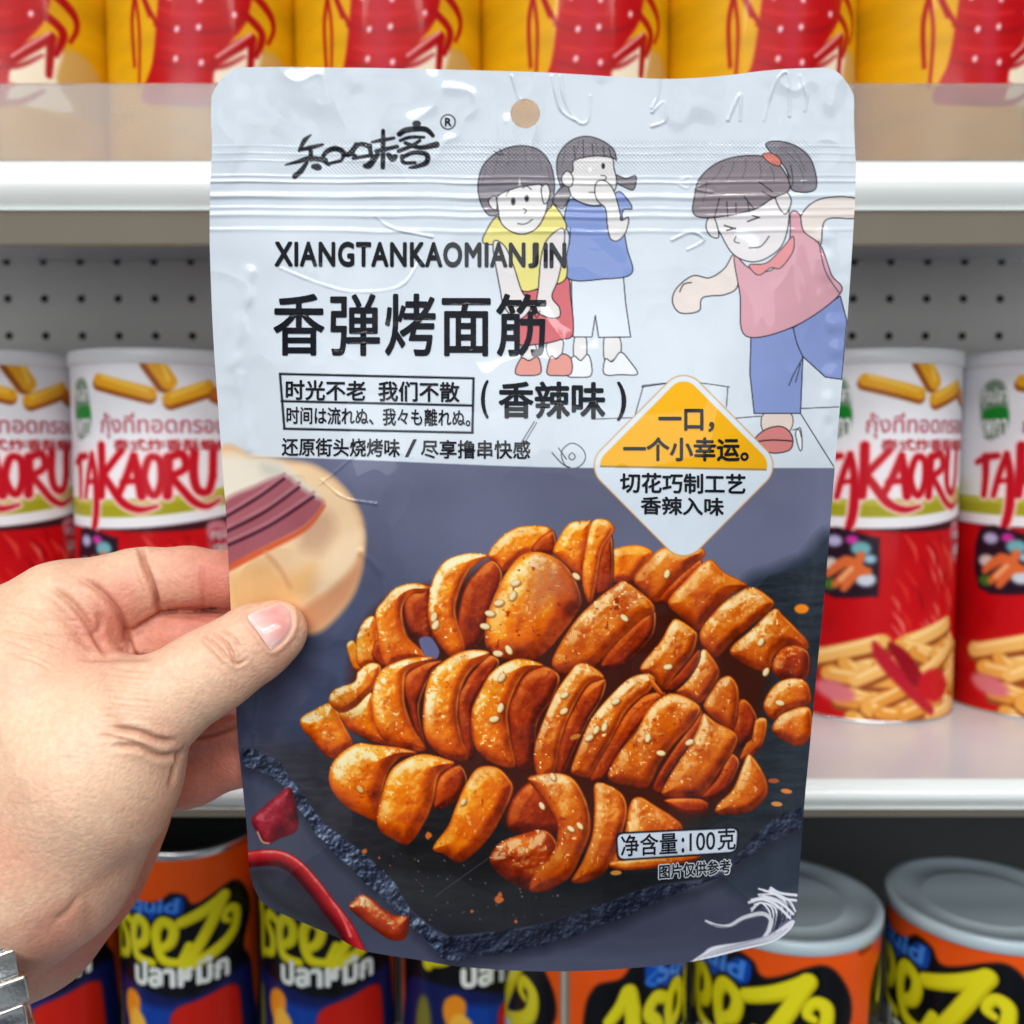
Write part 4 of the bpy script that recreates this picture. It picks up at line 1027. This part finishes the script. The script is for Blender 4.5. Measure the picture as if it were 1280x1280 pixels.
# perforated back panel: a plain sheet, with flat discs painted in the shade of its holes
prism_x('back_panel', [(YB, Z_MID - .003), (YB, zat(-120, YB)), (YB + .012, zat(-120, YB)), (YB + .012, Z_MID - .003)], SX0, SX1, panel_mat, shelving, loc=so)
low_panel = material('shaded_bay_panel', (.030, .031, .030), rough=.55, noise=.15, nscale=12)  # near-black base colour stands in for the unlit lower bay
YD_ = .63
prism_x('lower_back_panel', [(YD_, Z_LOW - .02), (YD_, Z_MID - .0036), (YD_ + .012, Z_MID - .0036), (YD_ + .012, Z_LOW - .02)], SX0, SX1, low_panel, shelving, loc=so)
hv = []; hf = []
pitch = 45.2 / FPX * YB / CF[1]
zr0 = zat(420, YB)
for k in range(-2, 9):
    z = zr0 + k * pitch
    for j in range(-28, 7):
        x = xat(1107, YB) + j * pitch
        base_ = len(hv)
        for t in np.linspace(0, 2 * np.pi, 17)[:-1]: hv.append((x + .0020 * math.cos(t), YB - .0004 - so[1], z + .0020 * math.sin(t) - so[2]))
        hf.append(list(range(base_, base_ + 16))[::-1])
holes = mesh_np('perforations', np.array(hv), hf, dark_mat, shelving, False)

def shelf(zt, zl, yf, deep, round_h):
    yb = deep or YB
    s = prism_x('shelf', [(yf + .004, zt - .0035), (yf + .004, zt), (yb - .001, zt), (yb - .001, zt - .0035)], SX0, SX1, board_mat, shelving, loc=so)
    pr = []
    for t in np.linspace(0, 1, 9): pr.append((yf + .0045 - .0045 * math.sin(math.pi * t), zt + .0003 - round_h * t))
    pr += [(yf + .0025, zt - round_h), (yf + .006, zt - round_h), (yf + .006, zt + .0003)]
    prism_x('price_rail', pr, SX0, SX1, rail_mat, s, True, loc=so)
    prism_x('rail_lip', [(yf + .0032, zt - round_h - .0002), (yf + .0100, zl + .0006), (yf + .0108, zl), (yf + .014, zl), (yf + .014, zl + .001), (yf + .011, zl + .0012), (yf + .0062, zt - round_h + .003), (yf + .0062, zt - round_h - .0002)], SX0, SX1, lip_mat, s, loc=so)
    return s
top_shelf = shelf(Z_TOP, Z_TOPL, .333, 0, (62 / 100) * (Z_TOP - Z_TOPL))
prism_x('shelf_underside', [(.345, Z_MID - .0062), (.345, Z_MID - .0040), (YD_ - .001, Z_MID - .0040), (YD_ - .001, Z_MID - .0062)], SX0, SX1, low_panel, shelving, loc=so)  # lower bay's shade painted onto the underside as well
mid_shelf = shelf(Z_MID, Z_MIDL, .331, 0, .62 * (Z_MID - Z_MIDL))
low_shelf = shelf(Z_LOW, Z_LOW - .02, .331, YD_, .012)
for o in shelving.children_recursive:
    if o.name.startswith('price_rail'):
        m = o.modifiers.new('edge', 'EDGE_SPLIT'); m.split_angle = math.radians(35)
# clear strip along the top shelf
fen = bpy.data.materials.new('frosted_clear_plastic'); fen.use_nodes = True
nt = fen.node_tree; b = nt.nodes['Principled BSDF']
b.inputs['Base Color'].default_value = (.40, .39, .375, 1); b.inputs['Roughness'].default_value = .5; b.inputs['Coat Weight'].default_value = .6
tr = nt.nodes.new('ShaderNodeBsdfRefraction'); tr.inputs['Color'].default_value = (.86, .84, .82, 1); tr.inputs['Roughness'].default_value = .16; tr.inputs['IOR'].default_value = 1.08
mx = nt.nodes.new('ShaderNodeMixShader'); mx.inputs[0].default_value = .72
nz = nt.nodes.new('ShaderNodeTexNoise'); nz.inputs['Scale'].default_value = 22
tcn = nt.nodes.new('ShaderNodeTexCoord'); nt.links.new(tcn.outputs['Object'], nz.inputs['Vector'])
mr = nt.nodes.new('ShaderNodeMapRange'); mr.inputs[3].default_value = .56; mr.inputs[4].default_value = .76
nt.links.new(nz.outputs['Fac'], mr.inputs[0]); nt.links.new(mr.outputs[0], mx.inputs[0])
nt.links.new(b.outputs[0], mx.inputs[1]); nt.links.new(tr.outputs[0], mx.inputs[2])
nt.links.new(mx.outputs[0], nt.nodes['Material Output'].inputs['Surface'])
prism_x('front_strip', [(.3372, Z_TOP + .0004), (.3372, zat(104, .337)), (.3384, zat(104, .337)), (.3384, Z_TOP + .0004)], SX0, SX1, fen, top_shelf, loc=so)

# ------------------------------------------------------------------ tins: label art painted on a cylinder
def can_body(name, cv, R, scale, z_top, mat, parent, r0=0):
    """cv: Canvas whose x is arc length (px, centre 0, facing -Y) and y runs down from the rim (px); scale: metres per px"""
    a = cv.xs * scale / R
    ys = cv.ys[r0:]; ny, nx = len(ys), cv.X.shape[1]
    th, zz = np.meshgrid(a, z_top - (ys - ys[0] + (cv.ys[0] if r0 == 0 else 0)) * scale)
    co = np.stack([R * np.sin(th), -R * np.cos(th), zz], -1).reshape(-1, 3)
    idx = np.arange(nx * ny).reshape(ny, nx)
    q = np.stack([idx[:-1, :-1], idx[1:, :-1], idx[1:, 1:], idx[:-1, 1:]], -1).reshape(-1, 4)
    return mesh_np(name, co, q, mat, parent, True, cv.linear()[r0:].reshape(-1, 3))
def lathe(name, prof, mat, parent, n=72):
    """prof: (r, z) pairs"""
    prof = np.array(prof); m = len(prof); t = np.linspace(0, 2 * np.pi, n, endpoint=False)
    co = np.stack([prof[:, :1] * np.cos(t), prof[:, :1] * np.sin(t), np.repeat(prof[:, 1:], n, 1)], -1).reshape(-1, 3)
    idx = np.arange(m * n).reshape(m, n); nx = np.roll(idx, -1, 1)
    q = np.stack([idx[:-1], nx[:-1], nx[1:], idx[1:]], -1).reshape(-1, 4)
    return mesh_np(name, co, q, mat, parent, True)
def can_text(body, x0, y0, x1, y1, R, scale, z_top, mat, parent, bold=.02, shear=0, off=.00025, name='printed_text', rot=0.0):
    uv, f, z = text_flat(body, bold, shear, .2, 6)
    x = x0 + uv[:, 0] * (x1 - x0); y = y1 + uv[:, 1] * (y0 - y1)
    if rot:
        cx, cy = (x0 + x1) / 2, (y0 + y1) / 2; c, s = math.cos(rot), math.sin(rot)
        x, y = cx + (x - cx) * c - (y - cy) * s, cy + (x - cx) * s + (y - cy) * c
    th = x * scale / R; r = R + off + z
    return mesh_np(name, np.stack([r * np.sin(th), -r * np.cos(th), z_top - y * scale], -1), f, mat, parent, True)
def copy_thing(root, loc, rz, label):
    r = root.copy(); COL.objects.link(r); r.location = loc; r.rotation_euler = (0, 0, rz); r['label'] = label
    for ch in root.children:
        c = ch.copy(); COL.objects.link(c); c.parent = r
        for gch in ch.children:
            d = gch.copy(); COL.objects.link(d); d.parent = c
    return r
can_mat = material('printed_label', rough=.34, vcol=True, coat=.12, coatr=.08, spec=.12)
tin_mat = material('tin_rim', (.72, .72, .72), rough=.25, metal=1.0, noise=.05)
white_lid = material('white_plastic', tuple(lin((222, 222, 224))), rough=.35, noise=.02, coat=.1)
clear_lid = material('grey_plastic', tuple(lin((186, 202, 210))), rough=.22, noise=.04, coat=.5, nscale=15)
RC = .0405

# --- red and white shrimp-stick tins
S = RC / 108.0
cv0 = Canvas(-108 * math.pi, 14, 108 * math.pi, 436, 640, 423, (228, 226, 230))
cv = cv0; X2, Y2 = cv.X, cv.Y
bd_ = lambda x: 205 - 12 * np.sin((x + 118) / 230 * np.pi * .5)       # lower edge of the white field
yb = 196 - .075 * X2 + 10 * np.cos(X2 / 90.)
full2 = (slice(None), slice(None))
def covv(d, aa=1.2): return np.clip(d / (2 * aa) + .5, 0, 1)
redc = ramp(fbm(X2, Y2, 90, 401, 3), [(.2, (160, 8, 14)), (.5, (186, 10, 18)), (.8, (206, 26, 28))])
cv.put(full2, covv(Y2 - yb), (60, 22, 30)); cv.put(full2, covv(Y2 - yb - 6 - 5 * np.sin(X2 / 60)), redc)
cv.put(full2, covv(Y2 - yb + 34) * covv(yb - 13 - Y2), (160, 154, 32)); cv.put(full2, covv(Y2 - yb + 34) * covv(yb - 27 - Y2) * .5, (196, 190, 80))
def fry(a, b, w, c1=(226, 160, 34), c2=(150, 74, 20), c3=(246, 206, 92)):
    n = np.array([-(b[1] - a[1]), b[0] - a[0]], float); n /= np.linalg.norm(n)
    if n[1] < 0: n = -n
    cv.stroke([tuple(np.array(a) + n * w * .28), tuple(np.array(b) + n * w * .28)], w * .9, c2, smooth=False, aa=1.6)
    cv.stroke([a, b], w * .85, c1, smooth=False, aa=1.6)
    cv.stroke([tuple(np.array(a) - n * w * .2 + (4, 0)), tuple(np.array(b) - n * w * .2 - (4, 0))], w * .22, c3, smooth=False, aa=2, alpha=.8)
cv = Wrap(cv0, 216 * math.pi)              # the front is printed twice round the tin
for sh in (0,):
    o = lambda *p: list(p)
    fry(*o((-62, 36), (0, 52)), 17); fry(*o((4, 14), (20, 38)), 22); fry(*o((20, 58), (66, 42)), 18); fry(*o((74, 50), (104, 62)), 16, (190, 100, 26))
    RD = (186, 18, 34)
    def rs(w, *p): cv.stroke(o(*p), w, (236, 190, 190), aa=1.6); 
    L_ = [([8, 10, 9], ((-146, 132), (-128, 126), (-112, 124))), ([12, 10, 9], ((-131, 126), (-130, 150), (-132, 172))),
          ([8, 9, 8], ((-98, 122), (-108, 146), (-116, 172))), ([8, 10, 12, 11, 4], ((-98, 122), (-92, 146), (-91, 180), (-96, 204), (-106, 222))), ([6, 7], ((-112, 156), (-92, 152))),
          ([12, 12, 11], ((-78, 112), (-78, 140), (-80, 170))), ([9, 10], ((-44, 118), (-76, 146))), ([9, 11, 11, 9, 4], ((-76, 144), (-62, 160), (-44, 178), (-20, 186), (6, 182))),
          ([9, 10, 10], ((-50, 168), (-38, 148), (-26, 124))), ([10, 12, 12], ((-26, 124), (-20, 148), (-16, 170))), ([8, 8], ((-44, 154), (-20, 152))),
          ([12, 11, 12], ((20, 170), (22, 148), (22, 126))), ([10, 11, 10, 9], ((22, 126), (42, 122), (46, 138), (24, 148))), ([9, 10, 10, 8, 4], ((26, 148), (42, 164), (58, 178), (78, 184), (100, 176))),
          ([12, 12, 11, 11, 12], ((60, 120), (58, 146), (64, 164), (80, 166), (88, 148))), ([12, 12], ((88, 148), (90, 114)))]
    L_ = [([k * .9 for k in w_], tuple((-114 + (x * .82 + 120) * .95, y) for x, y in p)) for w_, p in L_]
    for w_, p in L_: cv.stroke(o(*p), [k + 5 for k in w_], (242, 204, 204), aa=1.6)
    cv.stroke(o((-10, 148), (-4, 128), (3, 124), (10, 132), (10, 156), (3, 170), (-4, 166)), 14, (242, 204, 204), closed=True, aa=1.6)
    for w_, p in L_: cv.stroke(o(*p), w_, RD, aa=1.2)
    cv.stroke(o((-9, 148), (-4, 128), (3, 125), (9, 132), (9, 154), (3, 169), (-4, 165)), 8.5, RD, closed=True, aa=1.2)
    # green medal
    cv.poly(o((-112, 50), (-100, 34), (-84, 36), (-78, 56), (-76, 86), (-86, 100), (-102, 104), (-110, 84)), (122, 142, 122), True, aa=2.5)
    cv.poly(o((-106, 70), (-80, 66), (-78, 84), (-104, 90)), (20, 128, 40), True, aa=2)
    # photo window, shrimp and fries
    cv.poly(o((-106, 212), (-48, 218), (-42, 226), (-42, 282), (-50, 288), (-106, 286)), (36, 20, 34), True, aa=2, n=3)
    for x, y, r_, c in ((-92, 224, 9, (176, 170, 206)), (-72, 222, 7, (196, 50, 150)), (-62, 232, 11, (110, 168, 176)), (-52, 244, 7, (150, 190, 210)), (-96, 252, 10, (210, 200, 190)), (-56, 268, 11, (196, 206, 216)), (-96, 276, 9, (60, 110, 40))):
        cv.dot(*o((x, y))[0], r_, r_ * .75, 0, c, aa=2.5)
    for a, b_, c_ in (((-98, 264), (-78, 248), (-62, 254)), ((-90, 276), (-72, 260), (-54, 258)), ((-80, 280), (-70, 262), (-62, 240))): cv.stroke(o(a, b_, c_), [8, 14, 9], (214, 104, 52), aa=2)
    cv.stroke(o((-84, 270), (-72, 256)), 5, (240, 170, 120), aa=2)
    cv.poly(o((60, 206), (84, 204), (92, 230), (82, 252), (66, 244)), (196, 120, 132), True, aa=2.5); cv.poly(o((66, 214), (80, 214), (84, 232), (72, 240)), (176, 40, 60), True, aa=2.5)
    for q_ in range(34):
        r = random.Random(q_ + 900); x = r.uniform(-30, 58); y = r.uniform(208, 330); l = r.uniform(8, 30)
        cv.stroke(o((x, y), (x + l * .45, y + l * .6), (x + l * .6, y + l * 1.2)), [1, r.uniform(3, 6), 1], r.choice([(226, 80, 60), (232, 130, 110), (214, 50, 44), (150, 6, 16)]), aa=1.8, alpha=.75)
    for q_ in range(46):
        r = random.Random(q_ + 500); y = 336 + (q_ / 46) * 100; x = r.uniform(-112, 100); an = r.uniform(-.5, .9); l = r.uniform(46, 92)
        if y < 356 and abs(x) > 60: continue
        fry(*o((x, y), (x + l * math.cos(an), y + l * math.sin(an))), r.uniform(17, 23), r.choice([(222, 158, 70), (214, 142, 56), (230, 176, 96)]), (146, 70, 24), (246, 212, 150))
    cv.poly(o((-46, 340), (-28, 356), (10, 400), (34, 424), (26, 430), (-10, 400), (-42, 364)), (176, 24, 40), True, aa=2.5)
    cv.poly(o((-30, 344), (-8, 352), (20, 392), (0, 392)), (140, 10, 26), True, aa=2)
    cv.dot(*o((34, 396))[0], 26, 20, .3, (190, 16, 26), aa=3); cv.dot(*o((-88, 404))[0], 24, 12, .2, (206, 110, 120), aa=4)
Z1 = zat(435, .445 - RC) 
HT1 = Z1 - Z_MID
SC1 = HT1 / 468.0
shrimp_tin = empty('snack_tin', (0, 0, 0))
Zr = HT1
tag(shrimp_tin, None, 'snack tin', 'red and white snack tins on the middle shelf')
cvs = S
body = can_body('tin_body', cv0, RC, S, 0, can_mat, shrimp_tin)
k_ = (HT1 - .0008) / (436 * S)
for v in body.data.vertices: v.co.z = HT1 + v.co.z * k_
Zt1 = HT1
def stxt(*a, **k):
    o = can_text(*a, **k)
    for v in o.data.vertices: v.co.z = HT1 + v.co.z * k_
    return o
red_ink = material('red_ink', tuple(lin((196, 66, 84))), rough=.35, noise=.05); dkred_ink = material('dark_red_ink', tuple(lin((186, 40, 56))), rough=.35, noise=.05)
wh_ink = material('white_print', tuple(lin((226, 230, 226))), rough=.35, noise=.03); bk_ink = material('black_print', (.02, .025, .02), rough=.4, noise=.05)
for sh in (0, 339):
    f_ = lambda x: x + sh
    for bl, mt, of in ((.06, white_ink, .00018), (.012, red_ink, .0003)):
        stxt('กุ้งที่ทอดกรอบ', f_(-60), 74, f_(86), 104, RC, S, 0, mt, shrimp_tin, bold=bl, off=of)
    stxt('泰式炸香酥蝦條', f_(-44), 104, f_(92), 118, RC, S, 0, dkred_ink, shrimp_tin, bold=.03)
    for bl, mt, of in ((.07, bk_ink, .00018), (.03, wh_ink, .0003)):
        stxt('กุ้งปลา', f_(-110), 40, f_(-78), 66, RC, S, 0, mt, shrimp_tin, bold=bl, off=of)
        stxt('เพกา', f_(-108), 80, f_(-77), 100, RC, S, 0, mt, shrimp_tin, bold=bl, off=of)
    stxt('กรุบ', f_(65), 214, f_(85), 226, RC, S, 0, wh_ink, shrimp_tin, bold=.01); stxt('เลย', f_(68), 230, f_(84), 242, RC, S, 0, wh_ink, shrimp_tin, bold=.01)
lathe('lid', [(0, HT1 - .0018), (RC - .004, HT1 - .0018), (RC - .0030, HT1), (RC + .0004, HT1), (RC + .0009, HT1 - .0006), (RC + .0009, HT1 - .0062), (RC + .0002, HT1 - .0066)], white_lid, shrimp_tin)
lathe('bottom_rim', [(RC - .002, .0002), (RC + .0003, .0002), (RC + .0004, .0006), (RC, .0010)], tin_mat, shrimp_tin)
YC1 = .445
spots = [(-10, .72, 'red and white snack tin cut by the frame, above the back of the hand'), (210, .2, 'red and white snack tin between the pouch and the cropped tin, above the index finger'),
         (1080, .2, 'red and white snack tin with its left edge tucked behind the pouch'), (1302, -.16, 'red and white snack tin cropped by the frame beside the pouch, medal badge showing'),
         (430, .05, 'red and white snack tin hidden behind the pouch, next to the tin above the finger'), (650, -.05, 'red and white snack tin hidden behind the middle of the pouch'), (870, .02, 'red and white snack tin wholly hidden by the pouch, next to the tucked one')]
dep = lambda y, z: y * CF[1] + (z - CAMZ) * CF[2]
for i, (px_, rz, lb) in enumerate(spots):
    x = (px_ - 640) / FPX * dep(YC1, Z_MID + HT1 * .6)
    if i == 0: o = shrimp_tin; o.location = (x, YC1, Z_MID + .0002); o.rotation_euler = (0, 0, rz); o['label'] = lb
    else: o = copy_thing(shrimp_tin, (x, YC1, Z_MID + .0002), rz, lb)

# --- yellow lobster tins on the top shelf
S2 = RC / 112.0
cv = Canvas(-112 * math.pi, 0, 112 * math.pi, 430, 620, 380, (208, 152, 10))
cv.C *= (0.90 + .2 * fbm(cv.X * .25, cv.Y, 26, 601, 3))[..., None]
cv0 = cv; cv = Wrap(cv0, 224 * math.pi)
for sh in (0,):
    o = lambda *p: [(x, y + 200) for x, y in p]      # y: 200 = photo row 0
    cv.poly(o((74, 70), (60, 92), (66, 130), (120, 136), (150, 120), (140, 92), (108, 64)), (190, 150, 84), True, aa=4)
    cv.poly(o((40, 78), (62, 58), (86, 66), (80, 100), (96, 130), (40, 132), (20, 112)), (226, 212, 188), True, aa=3)
    cv.poly(o((-46, 130), (-34, 90), (-28, 50), (-24, 0), (-30, -60), (-10, -130), (30, -150), (70, -110), (92, -40), (78, 6), (68, 40), (50, 66), (34, 96), (22, 132)), (172, 5, 12), True, aa=2)
    for k in range(5):
        y = -40 + k * 38
        cv.stroke(o((-30, y + 14), (0, y + 22), (40, y + 18), (66, y + 2)), [2, 5, 5, 2], (146, 6, 16), aa=2.5)
        cv.stroke(o((-22, y), (6, y + 5), (36, y)), [2, 6, 2], (196, 30, 36), aa=3)
    cv.poly(o((-4, -90), (16, -90), (18, 130), (0, 130)), (176, 30, 54), False, aa=5, alpha=.6)
    for w_, p in (([4, 6, 5], ((-26, 52), (-42, 22), (-44, 0), (-40, -40))), ([3, 4], ((-52, 112), (-50, 50), (-58, 0))), ([4, 5, 4], ((-58, 90), (-60, 40), (-50, 10), (-36, 40))),
                 ([9, 12, 8], ((34, 88), (60, 66), (76, 54))), ([10, 7], ((76, 54), (72, 96))), ([12, 10, 6, 4], ((70, 0), (98, 20), (104, 36), (96, 54))), ([9, 10, 6], ((66, 30), (88, 46), (80, 72))), ([30, 22, 12], ((60, -50), (110, -70), (130, -110)))):
        cv.stroke(o(*p), w_, (158, 6, 10), aa=1.6)
    cv.stroke(o((36, 82), (60, 62), (74, 50)), 2, (240, 190, 190), aa=1.6)
    for x, y in ((-12, 22), (20, 24), (-5, 56), (18, 53), (-7, 87), (20, 90), (56, 34)):
        cv.dot(*o((x, y))[0], 2.1, 3.2, .4, (240, 226, 232), aa=2)  # glints off the shrink wrap, painted into the label colour
lob = empty('lobster_tin', (0, 0, 0))
tag(lob, None, 'snack tin', 'yellow lobster tins on the top shelf')
H2 = .155
b2 = can_body('tin_body', cv0, RC, H2 / 430, H2, can_mat, lob)
lathe('lid', [(0, H2 + .001), (RC - .003, H2 + .001), (RC - .002, H2 + .003), (RC + .0006, H2 + .003), (RC + .0009, H2 - .003), (RC, H2 - .004)], white_lid, lob)
lathe('bottom_rim', [(RC - .002, .0002), (RC + .0006, .0002), (RC + .0009, .0015), (RC + .0006, .0026), (RC, .0030)], tin_mat, lob)
YC2 = .42
# place the lobster tins: row 0 of the photo falls 200 px below their rim in the art
zz0 = zat(100, YC2 - RC)
lbl = ['yellow lobster tin on the top shelf cropped by the frame corner over the hand', 'yellow lobster tin on the top shelf over the pouch corner with the brush lettering',
       'yellow lobster tin on the top shelf above the printed brush lettering', 'yellow lobster tin on the top shelf just above the punched hanging hole', 'yellow lobster tin on the top shelf above the drawn girl in pink', 'yellow lobster tin on the top shelf cropped by the frame, beyond the girl in pink']
for i, px_ in enumerate((36, 262, 489, 717, 945, 1172)):
    x = (px_ - 640) / FPX * dep(YC2, Z_TOP + .06)
    rz = (.0, .05, -.04, .02, .02, -.02)[i]
    if i == 0: o = lob; o.location = (x, YC2, Z_TOP + .0002); o.rotation_euler = (0, 0, rz); o['label'] = lbl[0]
    else: o = copy_thing(lob, (x, YC2, Z_TOP + .0002), rz, lbl[i])

# --- orange squid-snack tins on the bottom shelf
U = 86.0
cv = Canvas(-U * math.pi, 0, U * math.pi, 300, 700, 390, (226, 82, 16))
cv.C *= (.94 + .12 * fbm(cv.X, cv.Y, 60, 701, 2))[..., None]
YL = (222, 212, 28); YD = (196, 182, 14)
P_ = 2 * U * math.pi
for sh in (0, P_ / 2):
    o = lambda *p: [((x + sh) if x + sh < P_ / 2 else x + sh - P_, y) for x, y in p]
    def both(fn, pts, *a, **k):
        q = [(x + sh, y) for x, y in pts]; fn(q, *a, **k)
        if max(x for x, y in q) > U * math.pi: fn([(x - P_, y) for x, y in q], *a, **k)
        if min(x for x, y in q) < -U * math.pi: fn([(x + P_, y) for x, y in q], *a, **k)
    po = lambda pts, c, **k: both(cv.poly, pts, c, smooth=True, **k)
    st = lambda pts, w, c, **k: both(cv.stroke, pts, w, c, **k)
    po([(-132, 320), (-136, 200), (-134, 96), (-124, 60), (-100, 52), (-86, 34), (-70, 34), (-40, 52), (-10, 50), (6, 40), (22, 44), (34, 56), (80, 40), (104, 60), (112, 90), (98, 130), (112, 160), (118, 230), (116, 320)], (14, 14, 20), aa=2)
    po([(-130, 330), (-128, 175), (-60, 158), (20, 172), (90, 156), (112, 180), (112, 330)], (20, 28, 84), aa=3)
    po([(-60, 180), (0, 184), (60, 178), (70, 215), (20, 230), (-40, 225)], (18, 60, 150), aa=6)
    po([(4, 190), (40, 176), (76, 172), (90, 200), (86, 330), (-10, 330), (0, 240)], (196, 30, 18), aa=2.5)
    po([(-108, 200), (-90, 180), (-84, 240), (-96, 330), (-116, 330)], (120, 116, 40), aa=4)
    po([(-66, 176), (-52, 168), (-40, 178), (-44, 205), (-58, 214), (-68, 196)], (232, 140, 30), aa=2); po([(-60, 205), (-36, 198), (-28, 240), (-40, 330), (-64, 330)], (236, 176, 60), aa=2)
    po([(-70, 38), (-62, 42), (-46, 56), (-8, 56), (8, 46), (20, 48), (18, 66), (6, 74), (-40, 76), (-72, 66), (-78, 48)], (14, 70, 170), aa=1.6)
    st([(-66, 66), (-76, 60), (-62, 52), (-70, 46)], 4, (40, 110, 206), aa=1.2)
    def yl(w, *p): st(list(p), [k + 7 for k in w], (10, 10, 12), aa=1.4)
    Ls = [([9, 11, 13, 14], ((-128, 92), (-116, 78), (-108, 66), (-104, 84))), ([14, 14, 13], ((-104, 84), (-103, 110), (-104, 136))),
          ([10, 12, 12, 12, 11, 9], ((-64, 82), (-78, 78), (-86, 90), (-74, 104), (-74, 124), (-96, 132))),
          ([10, 12, 12, 12, 12, 11, 9], ((-56, 112), (-38, 102), (-36, 84), (-48, 76), (-58, 92), (-52, 122), (-26, 128))),
          ([10, 12, 12, 12, 12, 11, 9], ((-18, 112), (0, 102), (4, 84), (-10, 76), (-20, 92), (-12, 122), (12, 128))),
          ([8, 10], ((12, 128), (24, 108))),
          ([12, 14, 15], ((14, 78), (44, 68), (72, 56))), ([15, 14, 13], ((72, 56), (46, 96), (18, 134))), ([13, 14, 13, 12, 10, 8, 6], ((18, 134), (56, 122), (86, 104), (92, 82), (80, 74), (72, 84), (80, 90)))]
    Ls = [([k * 1.15 for k in w_], tuple((x * .9 + 4, y) for x, y in p)) for w_, p in Ls]
    for w_, p in Ls: yl(w_, *p)
    for w_, p in Ls: st(list(p), w_, YD, aa=1.2)
    for w_, p in Ls: st([(x - .8, y - 1.4) for x, y in p], [k * .72 for k in w_], YL, aa=1.4)
    po([(118, 26), (126, 24), (126, 32), (140, 30), (136, 38), (120, 38)], (160, 50, 14), aa=1.5)
st([(120, 0), (120, 300)], 9, (128, 116, 104), smooth=False, aa=1.5); st([(119, 0), (119, 300)], 3, (190, 180, 170), smooth=False, aa=1.5)
def squid_tin(R, H, up):
    t = empty('squid_tin', (0, 0, 0)); tag(t, None, 'snack tin', 'orange squid snack tins on the bottom shelf')
    sc = R / U
    r0 = int(np.searchsorted(cv.ys, up)); z0 = H - .004 + up * sc
    b_ = can_body('tin_body', cv, R, sc, H - .004, can_mat, t, r0)
    for sh in (0, P_ / 2):
        for bl, mt, of in ((.05, wh_ink, .0003),):
            can_text('ปลาหมึก', -46 + sh, 124, 74 + sh, 158, R, sc, z0, mt, t, bold=bl, off=of)
        can_text('Squid', -66 + sh, 46, 16 + sh, 70, R, sc, z0, blue_ink, t, bold=.03, off=.0003, shear=.1)
    return t
blue_ink = material('blue_ink', tuple(lin((60, 130, 220))), rough=.35, noise=.05)
ZL = zat(1120, .41)
big_H = ZL - Z_LOW
big = squid_tin(.0405, big_H, 28)
lathe('lid', [(0, big_H - .0016), (.0240, big_H - .0016), (.0250, big_H - .0013), (.0256, big_H - .0013), (.0266, big_H - .0016), (.0405 - .0042, big_H - .0016), (.0405 - .0030, big_H), (.0405 + .0004, big_H), (.0405 + .0010, big_H - .0006), (.0405 + .0010, big_H - .0052), (.0405, big_H - .0056)], clear_lid, big, 96)
r_s = .0315
yS = .435
small_H = zat(1066, yS - r_s) - Z_LOW
small = squid_tin(r_s, small_H, 0)
dark_lid = material('shaded_lid_plastic', (.03, .032, .03), rough=.3, noise=.1)  # small lids painted dark for the shelf's shade and its reflection
lathe('lid', [(0, small_H - .002), (r_s - .003, small_H - .002), (r_s - .0018, small_H - .0002)], dark_lid, small)
lathe('rim', [(r_s - .0020, small_H - .001), (r_s - .0014, small_H), (r_s + .0002, small_H), (r_s + .0006, small_H - .0012), (r_s + .0004, small_H - .0030), (r_s - .0002, small_H - .0042)], tin_mat, small)
for i, (px_, rz, lb) in enumerate(((744, -.10, 'orange squid snack tin peeking out under the bottom edge of the pouch'), (981, .62, 'orange squid snack tin whose pale lid meets the pouch corner fringe'), (1230, .95, 'orange squid snack tin in the frame corner, pale lid fully clear of the pouch'))):
    x = (px_ - 640) / FPX * dep(.41, ZL)
    rz = (1.35, -.85, -1.22)[i]
    if i == 0: o = big; o.location = (x, .41, Z_LOW + .0002); o.rotation_euler = (0, 0, rz); o['label'] = lb
    else: o = copy_thing(big, (x, .41, Z_LOW + .0002), rz, lb)
for i, (px_, rz, lb) in enumerate(((64, .1, 'dark squid snack tin mostly hidden behind the wrist'), (238, .0, 'dark squid snack tin standing clear between the wrist and the pouch'), (410, .0, 'dark squid snack tin half covered by the chilli corner of the pouch'), (583, .5, 'dark squid snack tin deep in shadow under the pouch, beside the orange tin'))):
    x = (px_ - 640) / FPX * dep(yS, ZL)
    if i == 0: o = small; o.location = (x, yS, Z_LOW + .0002); o.rotation_euler = (0, 0, rz); o['label'] = lb
    else: o = copy_thing(small, (x, yS, Z_LOW + .0002), rz, lb)
